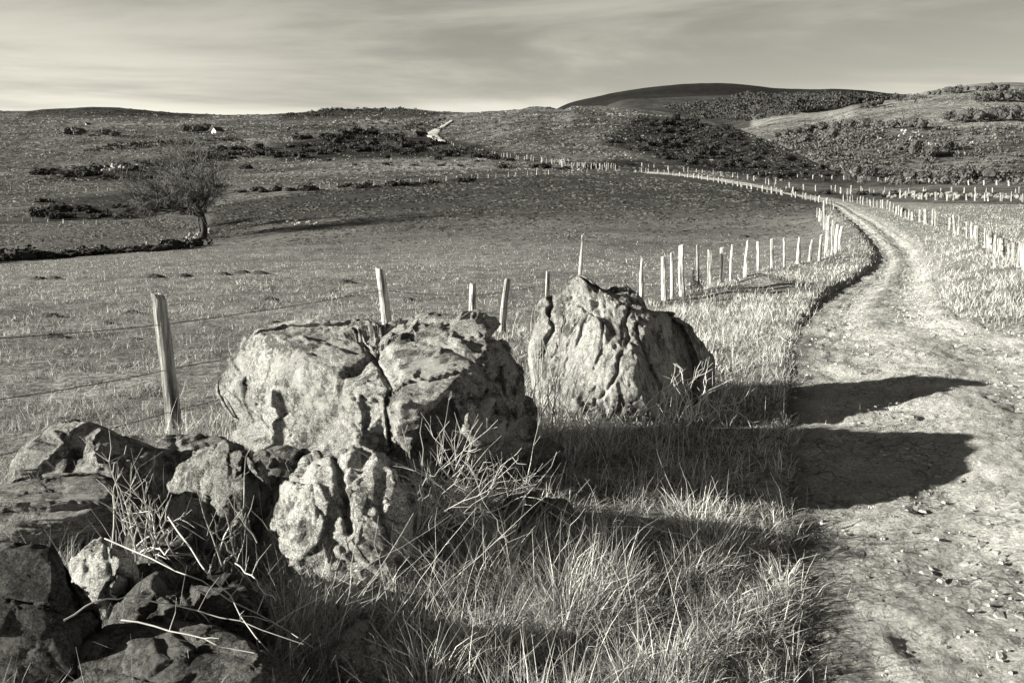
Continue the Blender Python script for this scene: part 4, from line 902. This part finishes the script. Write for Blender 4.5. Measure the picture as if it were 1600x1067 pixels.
for i, (px, py, ww, hh) in enumerate([(105, 212, 22, 14), (125, 213, 22, 13), (165, 214, 20, 12), (180, 216, 18, 10), (290, 207, 16, 12), (308, 207, 18, 14), (320, 206, 20, 15)]): leaf_tree('soft grey tree on the left moor near the white gabled barn', px, py, ww, hh, 150+i, 'trees near the barn', ymin=150)
for i, px in enumerate([505, 512, 519, 526, 533]): leaf_tree('tiny pale tree on the left skyline ridge', px, 174, 7, 6, 170+i, 'trees on the left skyline', ymin=300)
# pale rocks on the valley side
def small_rock_mesh(seed, tone_):
    bm = bmesh.new(); bmesh.ops.create_icosphere(bm, subdivisions=2, radius=1); V = np.array([v.co for v in bm.verts]); F = np.array([[v.index for v in f.verts] for f in bm.faces]); bm.free()
    V = V*(1+.6*pn(V*1.3+seed*2.2))[:, None]; V = np.sign(V)*np.abs(V)**.9; return fast_mesh('pale_rock', V, F, False, {'tone': np.full(len(V), tone_)})
SR = [small_rock_mesh(s, .38) for s in range(6)]; SRD = [small_rock_mesh(s+20, .24) for s in range(6)]
rr = np.random.default_rng(77)
pix = [(1400+rr.uniform(0, 40), 211+rr.normal(0, 3)) for _ in range(12)]+[(1402+rr.uniform(0, 30), 221+rr.normal(0, 1.5)) for _ in range(9)]+[(1448, 222), (1452, 226), (1456, 228), (1462, 226), (1500, 228), (1516, 226), (1520, 224), (1372, 216), (1376, 217), (1442, 214), (1528, 207), (1540, 204)]+[(1280+rr.uniform(0, 50), 222+rr.uniform(0, 18)) for _ in range(10)]
for (x, y, z) in gp_many([p[0] for p in pix], [p[1] for p in pix], Z0, 200):
    o = link('pale_rock', SR[rr.integers(6)], M_FARROCK); s = rr.uniform(.45, 1.0); o.location = (x, y, z+.3); o.scale = (s*.8, s, s*1.2); o.rotation_euler = (rr.normal(0, .3), rr.normal(0, .3), rr.uniform(0, 6)); tag(o, 'bleached rock jutting from the scrub of the valley side', 'rock', 'pale rocks of the valley side')
def heap(name, label, pix, sz, cat, lift=.3, SR=SR):
    P = gp_many([p[0] for p in pix], [p[1] for p in pix], Z0, 20); t = empty(name, P[0], label, cat)
    for p in P:
        o = link('stone', SR[rr.integers(6)], M_FARROCK, t); s = rr.uniform(*sz)*p[1]/FPX*.5; o.location = p-P[0]+np.array([0, 0, s*lift]); o.scale = (s*rr.uniform(.9, 1.5), s, s*rr.uniform(.7, 1.1)); o.rotation_euler = (rr.normal(0, .4), rr.normal(0, .4), rr.uniform(0, 6))
heap('stone_heap', 'heap of white stones among gorse on the left moor', [(160+rr.uniform(0, 36), 267-abs(rr.normal(0, 3))) for _ in range(16)]+[(180, 262), (183, 260), (179, 264)], (4, 8), 'stones')
heap('stone_heap', 'tumbled pale wall stones at the foot of the wide leafless tree', [(290+q*1.1+rr.normal(0, 1), 376-q*.35+rr.normal(0, 2)) for q in range(34)]+[(253+rr.uniform(0, 18), 386+rr.normal(0, 1)) for _ in range(9)], (4, 8), 'stones', .6)
heap('stone_heap', 'flat stones barely showing in the field inside the tree shadow', [(448+rr.uniform(0, 50), 346+rr.normal(0, 2)) for _ in range(14)], (4, 8), 'stones', -.3)
heap('stone_heap', 'pale boulders beside the far corner posts', [(876+rr.uniform(0, 8), 254+rr.normal(0, 2)) for _ in range(6)]+[(905, 267), (908, 266)], (5, 8), 'stones')
heap('dry_stone_wall', 'low ruined stone wall across the far side of the right field', [(1390+q*3.6+rr.normal(0, 1.5), 305.5+rr.normal(0, 2)+q*.05) for q in range(60)], (5, 9), 'wall', .4, SRD)
# barn with a white gable on the left moor, and a distant hut
def barn(name, label, px, py, wpx, hpx, ang):
    b = gp(px, py, Z0, 150); k = b[1]/FPX; W_, H_ = wpx*k, hpx*k; t = empty(name, b, label, 'building'); t.rotation_euler = (0, 0, ang); L = W_*1.5; e = H_*.45
    def part(nm, V, F, mat, tn):
        link(nm, quad_tri_mesh(nm, np.array(V, float), F, tn), mat, t)
    a = W_/2
    part('wall', [(-a, 0, -1), (a, 0, -1), (a, 0, e), (0, 0, H_), (-a, 0, e), (-a, L, -1), (a, L, -1), (a, L, e), (0, L, H_), (-a, L, e)], [(0, 1, 2, 3, 4), (5, 9, 8, 7, 6), (0, 4, 9, 5), (1, 6, 7, 2)], M_FARROCK, .8)
    q = .25
    part('roof', [(-a-q, -q, e-q), (0, -q, H_+.05), (0, L+q, H_+.05), (-a-q, L+q, e-q), (a+q, -q, e-q), (a+q, L+q, e-q), (-a-q, -q, e-q+.2), (0, -q, H_+.3), (0, L+q, H_+.3), (-a-q, L+q, e-q+.2), (a+q, -q, e-q+.2), (a+q, L+q, e-q+.2)], [(0, 1, 2, 3), (1, 4, 5, 2), (6, 9, 8, 7), (7, 8, 11, 10), (0, 6, 7, 1), (1, 7, 10, 4), (3, 2, 8, 9), (2, 5, 11, 8), (0, 3, 9, 6), (4, 10, 11, 5)], M_BARK, .06)
    part('door', [(-.5, -.06, -1), (.5, -.06, -1), (.5, -.06, e*.8), (-.5, -.06, e*.8), (-.5, .0, -1), (.5, .0, -1), (.5, .0, e*.8), (-.5, .0, e*.8)], [(0, 1, 2, 3), (0, 3, 7, 4), (1, 5, 6, 2), (3, 2, 6, 7)], M_BARK, .2)
barn('barn', 'small barn with a white gable and dark roof on the left moor', 334, 209, 10, 9, -.55)
barn('hut', 'tiny far white hut beside the upper moor road on the left', 134, 196, 4, 3.5, -.5)
# molehills
for i, (px, py) in enumerate([(75, 493), (92, 496), (82, 526), (168, 505), (212, 530), (205, 490), (240, 434), (288, 432), (350, 430), (378, 427), (405, 429), (420, 470), (430, 507), (60, 436), (85, 435), (1005, 350), (1160, 371), (540, 442), (640, 470)]):
    b = gp(px, py, Z0, 7); r = random.Random(i); n = 14; V = []; rad = r.uniform(9, 16)*b[1]/FPX; rad = min(rad, .34)
    for j, (f, hz) in enumerate(((1.1, -.05), (.85, .12), (.55, .32), (.25, .44))):
        for q in range(n): V.append((math.cos(q/n*TAU)*rad*f*r.uniform(.85, 1.15), math.sin(q/n*TAU)*rad*f*r.uniform(.85, 1.15), rad*hz*r.uniform(.8, 1.2)))
    V.append((0, 0, rad*.48)); F = [(j*n+q, j*n+(q+1) % n, (j+1)*n+(q+1) % n, (j+1)*n+q) for j in range(3) for q in range(n)]+[(3*n+q, 3*n+(q+1) % n, 4*n) for q in range(n)]
    o = link('molehill', quad_tri_mesh('molehill', np.array(V), F, .07), M_BARK); o.location = b-np.array([0, 0, .01]); o.scale = (1.5, 1, 1); ml = ['molehill low against the left frame edge, nearest row', 'dark molehill just left of the left fence post', 'molehill in the string beyond the left fence post', 'molehill on the grass right of the left fence post', 'flat far molehill at the left frame edge', 'lone molehill high on the far side of the field', 'molehill out in the open field behind the leaning post'][0 if i < 3 else 1 if i in (3, 4, 5) else 2 if i in (6, 7, 8, 9, 10) else 3 if i in (11, 12) else 4 if i in (13, 14) else 5 if i in (15, 16) else 6]
    tag(o, ml, 'molehill', 'molehills: '+ml)

# ------------------------------------------------------------------ grass
def blades(x, y, z, L, wd, az, lean0, lean1, seg, tn, name, label, kind='stuff', mat=None):
    N = len(x); s = np.linspace(0, 1, seg+1)
    ang = lean0[:, None]+(lean1-lean0)[:, None]*s[None, :]**1.3            # lean from vertical
    dl_ = L[:, None]/seg; dx = np.sin(ang)*dl_; dz = np.cos(ang)*dl_
    hx = np.concatenate([np.zeros((N, 1)), np.cumsum(dx[:, :-1], 1)], 1); hz = np.concatenate([np.zeros((N, 1)), np.cumsum(dz[:, :-1], 1)], 1)
    cxn, syn = np.cos(az)[:, None], np.sin(az)[:, None]
    X = x[:, None]+hx*cxn; Y = y[:, None]+hx*syn; ZZ = z[:, None]+hz
    fa = RNG.uniform(0, math.pi, N)[:, None]
    wv = (wd[:, None]*(1-s[None, :]**1.6*.85))*.5; wx = np.cos(fa)*wv; wy = np.sin(fa)*wv
    V = np.stack([np.stack([X-wx, Y-wy, ZZ], -1), np.stack([X+wx, Y+wy, ZZ], -1)], 2)   # N, seg+1, 2, 3
    k = (seg+1)*2; b = (np.arange(N)*k)[:, None]; j = (np.arange(seg)*2)[None]
    F = np.stack([b+j, b+j+1, b+j+3, b+j+2], -1).reshape(-1, 4)
    o = link(name, fast_mesh(name, V.reshape(-1, 3), F, False, {'tone': np.repeat(tn, k)}), mat or M_GRASS); return tag(o, label, 'grass', None, kind)
g = np.random.default_rng(3)
def fence_x(y): return np.interp(y, [p[0][1] for p in ptsA], [p[0][0] for p in ptsA])
# long grass of the verge
N = 400000
yy = np.exp(g.uniform(math.log(1.7), math.log(15), N)); uu = g.uniform(-.85, .45, N); xx = uu*yy
lx = fence_x(yy)
tsd = track_sd(xx, yy)
ragged = tsd-.42*n2(xx, yy, .7, 3, 47)*(1+.08*yy)
keep = (xx > lx-.1+g.normal(0, .15, N)) & ((ragged < 0) | (g.random(N) < .55*np.exp(-np.maximum(ragged, 0)/(.13+.02*yy))))
cl = n2(xx, yy, .30, 3, 41); big = n2(xx, yy, 1.0, 2, 43)
keep &= g.random(N) < np.clip(.46+1.6*cl, .10, 1)
idx = np.where(keep)[0][:92000]; x, y = xx[idx], yy[idx]; c_, b_ = cl[idx], big[idx]; n = len(idx)
edge = sst(-.9, -.0, tsd[idx])
# tussocks: blades lean outward from the tussock centres (gradient of the clump noise)
e = .05; gx_ = n2(x+e, y, .30, 3, 41)-c_; gy_ = n2(x, y+e, .30, 3, 41)-c_
az = np.arctan2(-gy_, -gx_)+g.normal(0, 1.0, n)
L = np.clip(g.gamma(4, .036, n)*(1+1.1*np.clip(c_+.25*b_, -.5, .9))*(1-.45*edge)*(1-.5*sst(6, 10, y))*1.0, .04, .42)
l0 = np.abs(g.normal(.28, .32, n)); flat_ = g.random(n) < .25; l0 = np.where(flat_, g.uniform(.8, 1.35, n), l0); l1 = l0+np.where(flat_, g.normal(.15, .3, n), np.abs(g.normal(1.0, .8, n)))
wd = np.clip(g.uniform(.0030, .0055, n)*np.maximum(1, y/4.2), .003, .013)
tn = np.where(g.random(n) < .5, g.uniform(.5, .8, n), g.uniform(.08, .34, n))*np.clip(1+.6*c_+.3*b_, .5, 1.4)
blades(x, y, Z(x, y)-.01, L, wd, az, l0, l1, 3, tn, 'verge_grass', 'long tangled dry grass on the verge around the boulders')
# matted dead thatch lying between the blades
sel = g.choice(n, 42000, replace=False); xs, ys = x[sel]+g.normal(0, .04, len(sel)), y[sel]+g.normal(0, .04, len(sel)); m_ = len(sel)
blades(xs, ys, Z(xs, ys)+np.abs(g.normal(0, .03, m_)), g.uniform(.06, .2, m_)*(1-.4*edge[sel]), np.clip(.0055*np.maximum(1, ys/4), .004, .014), g.uniform(0, TAU, m_), g.uniform(.9, 1.5, m_), g.uniform(1.2, 1.9, m_), 2, g.uniform(.3, .72, m_), 'thatch', 'matted dead grass lying flat under the verge grass')
# taller straws
m_ = 1900; sel = g.choice(n, m_, replace=False); sel = sel[(edge[sel] < .75)]
blades(x[sel], y[sel], Z(x[sel], y[sel]), g.uniform(.25, .52, len(sel)), np.full(len(sel), .0028)*np.maximum(1, y[sel]/4), g.uniform(0, TAU, len(sel)), np.abs(g.normal(.3, .28, len(sel))), np.abs(g.normal(1.1, .6, len(sel))), 5, g.uniform(.5, .75, len(sel)), 'straw_grass', 'tall pale straw stalks rising above the verge grass')
# field turf, near part
N = 420000
yy = np.exp(g.uniform(math.log(3.2), math.log(60), N)); uu = g.uniform(-.85, .42, N); xx = uu*yy
keep = (xx < fence_x(np.minimum(yy, 33))+.15) & (track_sd(xx, yy) < 0)
keep &= ~((yy > 33) & (xx > 14))
cl = n2(xx, yy, .55, 3, 51)+.5*n2(xx, yy*1.6, 2.4, 3, 52); keep &= g.random(N) < np.clip(.45+1.5*cl, .08, 1)
idx = np.where(keep)[0][:125000]; x, y = xx[idx], yy[idx]; n = len(idx)
L = np.clip(g.gamma(4, .015, n)*(1+.9*cl[idx]), .02, .17)*np.clip(1.15-y/140, .6, 1); wd = np.clip(.0045*y/6, .004, .03)
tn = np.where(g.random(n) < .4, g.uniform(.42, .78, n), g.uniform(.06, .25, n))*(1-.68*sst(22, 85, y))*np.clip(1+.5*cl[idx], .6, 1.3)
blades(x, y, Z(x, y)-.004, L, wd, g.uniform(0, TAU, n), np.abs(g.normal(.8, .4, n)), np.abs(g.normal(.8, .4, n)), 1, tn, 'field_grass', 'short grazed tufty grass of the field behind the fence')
# rough tussocks of the moor, the far field and the valley side
def tufts(name, label, P, n, wp, hp, tones, seed, near_t, far_t, dens_sc, ramp=None):
    r = np.random.default_rng(seed); pts = np.array(scatter_poly(P, n, seed)); G = gp_many(pts[:, 0], pts[:, 1], Z0, 40)
    tv = look(LUTT, G[:, 0], G[:, 1]); cl_ = n2(G[:, 0], G[:, 1], dens_sc, 3, seed)
    k = (tv > near_t) & (tv < far_t) & (r.random(n) < .5+1.6*cl_)
    if ramp: k &= r.random(n) < sst(ramp[0], ramp[1], G[:, 1])
    for Pd in DARKS: k &= (r.random(n) > .8*poly_soft(pts[:, 0], pts[:, 1], Pd, 4))
    G = G[k]; n = len(G); cl_ = cl_[k]
    s = G[:, 1]/FPX; W_ = r.uniform(*wp, n)*s*.5; H_ = np.minimum(r.uniform(*hp, n)*s, 1.6); a = r.uniform(0, math.pi, n); lx_ = r.normal(0, .3, n)*W_
    dx, dy = np.cos(a)*W_, np.sin(a)*W_
    A0 = np.stack([G[:, 0]-dx, G[:, 1]-dy, G[:, 2]-.1*s*4], 1); B0 = np.stack([G[:, 0]+dx, G[:, 1]+dy, G[:, 2]-.1*s*4], 1)
    C0 = np.stack([G[:, 0]+dx*.5+lx_, G[:, 1]+dy*.5, G[:, 2]+H_], 1); D0 = np.stack([G[:, 0]-dx*.6+lx_, G[:, 1]-dy*.6, G[:, 2]+H_*.8], 1)
    V = np.stack([A0, B0, C0, D0], 1).reshape(-1, 3); tn = np.repeat(np.clip(r.uniform(*tones, n)*(1+.9*cl_), .02, .9), 4)
    tag(link(name, fast_mesh(name, V, np.arange(n*4).reshape(-1, 4), False, {'tone': tn}), M_GRASS), label, 'grass', None, 'stuff')
tufts('moor_grass', 'rough tufted grass covering the moor and the middle hill', [(-80, 172), (320, 178), (860, 166), (1000, 172), (1180, 212), (1330, 284), (1180, 282), (960, 268), (700, 282), (440, 303), (330, 325), (-80, 345)], 80000, (2, 7), (.4, 1.5), (.05, .23), 71, 4.98, 12.1, 9)
tufts('far_field_grass', 'short dark tufted grass of the far part of the field', [(324, 374), (330, 322), (450, 297), (700, 280), (960, 269), (1200, 300), (1290, 330), (1260, 375), (900, 380), (400, 385)], 60000, (3, 9), (.3, 1.2), (.02, .15), 72, 3.2, 5.0, 4, (30, 95))
tufts('meadow_grass', 'grass tufts of the left meadow behind the hedge', [(-80, 350), (320, 330), (300, 372), (60, 402), (-80, 412)], 16000, (2, 6), (.4, 1.3), (.06, .22), 73, 3.2, 5.0, 5)
tufts('hill_grass', 'pale grass tufts on the slopes across the valley', [(1165, 200), (1340, 172), (1500, 142), (1640, 138), (1640, 200), (1340, 200), (1200, 232)], 16000, (2, 6), (.3, .8), (.10, .24), 74, 9, 12.4, 20)
# banks of the track farther on, right verge and right field
N = 260000
yy = np.exp(g.uniform(math.log(8), math.log(75), N)); uu = g.uniform(.12, .78, N); xx = uu*yy; tsd = track_sd(xx, yy)
ragged = tsd-.5*n2(xx, yy, 1.1, 3, 48)
keep = ((ragged < 0) | (g.random(N) < .5*np.exp(-np.maximum(ragged, 0)/.35))) & (xx > fence_x(np.minimum(yy, 33))-.1)
cl = n2(xx, yy, .7, 3, 61); keep &= g.random(N) < np.clip(.5+1.5*cl, .08, 1)
keep &= ~((yy > 34) & (uu < .385))
idx = np.where(keep)[0][:58000]; x, y = xx[idx], yy[idx]; n = len(idx)
L = np.clip(g.gamma(4, .022, n)*(1+1.0*cl[idx]), .03, .28)*np.where(y > 36, .7, 1); wd = np.clip(.0055*y/7, .005, .035)
blades(x, y, Z(x, y)-.01, L, wd, g.uniform(0, TAU, n), np.abs(g.normal(.3, .25, n)), np.abs(g.normal(1.1, .45, n)), 2, g.uniform(.16, .66, n)*np.where(y < 27, 1.1, .85)*np.clip(1+.5*cl[idx], .6, 1.3), 'bank_grass', 'bleached rough grass on the banks of the track and the right field')

# ------------------------------------------------------------------ dead stems, brambles, canes
def cpt(px, py, D):
    X, V = (px-800)/FPX*D, (533.5-py)/FPX*D
    return np.array([X, V*sp+D*cp, CAMZ+V*cp-D*sp])
def cane_path(a, b, sag, n, r, wob=.006):
    t = np.linspace(0, 1, n)[:, None]; P = a+(b-a)*t; P[:, 2] += (sag*4*t*(1-t))[:, 0]; return P+r.normal(0, wob, (n, 3))*np.sin(t*math.pi)
rc = np.random.default_rng(19)
for lab, a, b, Da, Db, th, sag in [
 ('straight pale cane slanting down from the banded slab, upper of two crossing', (165, 840), (492, 1012), 3.2, 2.75, .0038, .02), ('straight pale cane dropping steeply from the half moon stone to the bottom edge', (262, 808), (424, 1024), 3.1, 2.6, .0042, .0),
 ('thin cane running nearly level above the bottom edge stones', (212, 934), (475, 1006), 2.75, 2.7, .0033, .015), ('lowest pale cane lying over the flat bottom edge stone', (190, 968), (398, 1022), 2.55, 2.45, .0036, .01),
 ('short pale cane behind the crossing of the two long ones', (368, 880), (432, 938), 3.0, 2.85, .0036, .0), ('thin arching twig from the bare shrub over the corner block', (98, 970), (235, 930), 2.55, 2.75, .0036, .03)]:
    A = cpt(*a, Da); B = cpt(*b, Db); P = cane_path(A, B, sag, 9, rc); mbc = MB(); P = P+rc.normal(0, .002, P.shape); mbc.tube(P-A, np.linspace(th*.85, th*.4, 9), 6, .48)
    for q in range(3):
        i = rc.integers(2, 8); d = rc.normal(size=3)*.05+np.array([0, 0, .05]); mbc.tube([P[i]-A, P[i]-A+d*.6, P[i]-A+d*1.1+rc.normal(0, .01, 3)], [.0018, .0012, .0006], 4, .45)
    tag(link('dead_cane', mbc.mesh('dead_cane'), M_TWIG, None, A), lab, 'cane')
def shrub(name, label, base_px, D, tips, seed, part='stem', tone_=.5, r0=.006, side=4, sl_=.12, cat='shrub', spreadb=.1, twist=.03):
    r = np.random.default_rng(seed); B = cpt(*base_px, D); t = empty(name, B, label, cat)
    for (px, py, dd) in tips:
        m = MB(); a = r.normal(0, spreadb, 3)*[1, .6, .15]; e = cpt(px, py, D+dd)-B; n = 8; s = np.linspace(0, 1, n)[:, None]
        P = a+(e-a)*s; P = P+np.cumsum(r.normal(0, twist/2.5, (n, 3)), 0)*np.sin(s*math.pi*.9)+np.array([0, 0, 1])*(.10*np.linalg.norm(e)*s*(1-s))
        k = r.uniform(.7, 1.2); m.tube(P, np.linspace(r0*k, r0*.3*k, n), 5, tone_*r.uniform(.7, 1.3))
        for q in range(side):
            i = r.integers(2, n-1); d = (P[i]-P[i-1]); d /= np.linalg.norm(d); d = d+r.normal(0, .55, 3); d /= np.linalg.norm(d); L = sl_*r.uniform(.4, 1.3)
            p1 = P[i]+d*L*.5+r.normal(0, .01, 3); p2 = p1+(d+r.normal(0, .35, 3))*L*.5; m.tube([P[i], p1, p2], [r0*.5*k, r0*.35*k, r0*.2*k], 4, tone_*r.uniform(.7, 1.3))
        link(part, m.mesh(part), M_TWIG, t)
    return t
shrub('bare_shrub', 'leafless pale twiggy shrub between the banded slab and the half moon stone', (222, 870), 3.25, [(166, 708, .1), (178, 735, 0), (196, 742, .15), (205, 760, -.1), (222, 745, 0), (232, 755, .1), (238, 770, -.1), (252, 735, .2), (262, 790, .1), (285, 800, 0), (208, 790, -.2), (190, 800, -.1), (175, 770, 0), (250, 830, -.2), (300, 850, .1)], 1, tone_=.42, r0=.0048, side=6, sl_=.12, spreadb=.05)
shrub('bare_shrub', 'thin upright stalks in front of the half moon stone', (345, 880), 3.4, [(308, 735, 0), (322, 720, .1), (345, 760, 0), (365, 770, -.1), (388, 700, .1), (385, 790, 0), (400, 770, -.1), (330, 800, 0), (362, 820, 0)], 2, tone_=.42, r0=.0038, side=2, sl_=.1, spreadb=.14)
tips = []
for q in range(46):
    a = rc.uniform(-1.15, 1.15); L = rc.uniform(70, 165); tips.append((705+math.sin(a)*L*1.05+rc.normal(0, 12), 812-math.cos(a)*L, rc.normal(-.05, .18)))
tips += [(700, 622, -.1), (845, 655, .1), (862, 700, 0), (838, 760, -.2), (640, 690, 0), (740, 690, 0), (785, 712, .1)]
shrub('bramble_bush', 'tangle of dead bramble canes in front of the biggest boulder', (705, 822), 3.95, tips, 3, 'cane', .44, .0032, 5, .13, 'bramble', .14, .04)
tips = [(1040+q*5.2+rc.normal(0, 5), 565+rc.uniform(-5, 45), rc.normal(0, .15)) for q in range(16)]+[(1170, 588, 0), (1150, 590, .1), (1095, 562, 0), (1110, 555, .1)]
shrub('dead_stalks', 'dead arching stalks against the dark side of the fluted boulder', (1075, 660), 6.2, tips, 4, 'stalk', .55, .0055, 2, .14, 'plant', .22, .06)
tips = [(560+q*16+rc.normal(0, 10), 800+rc.uniform(-15, 80), rc.normal(0, .2)) for q in range(14)]
shrub('dead_stalks', 'thin dead stalks rising from the grass at the foot of the bright rock', (640, 960), 3.2, tips, 5, 'stalk', .5, .0018, 2, .08, 'plant', .3, .02)
tips = [(840+q*14+rc.normal(0, 10), 770+rc.uniform(-25, 60), rc.normal(0, .2)) for q in range(12)]
shrub('dead_stalks', 'loose pale stalks leaning in the shaded grass right of the brambles', (900, 880), 3.9, tips, 6, 'stalk', .5, .0018, 2, .08, 'plant', .3, .02)
tips = [(820+q*5+rc.normal(0, 5), 500+rc.uniform(-20, 70), rc.normal(0, .2)) for q in range(26)]
shrub('dead_stalks', 'fine upright grass stalks between the two boulders', (850, 680), 6.3, tips, 7, 'stalk', .5, .0035, 1, .12, 'plant', .2, .03)
tips = [(735+q*6+rc.normal(0, 4), 488+rc.uniform(-35, 15), rc.normal(0, .3)) for q in range(6)]
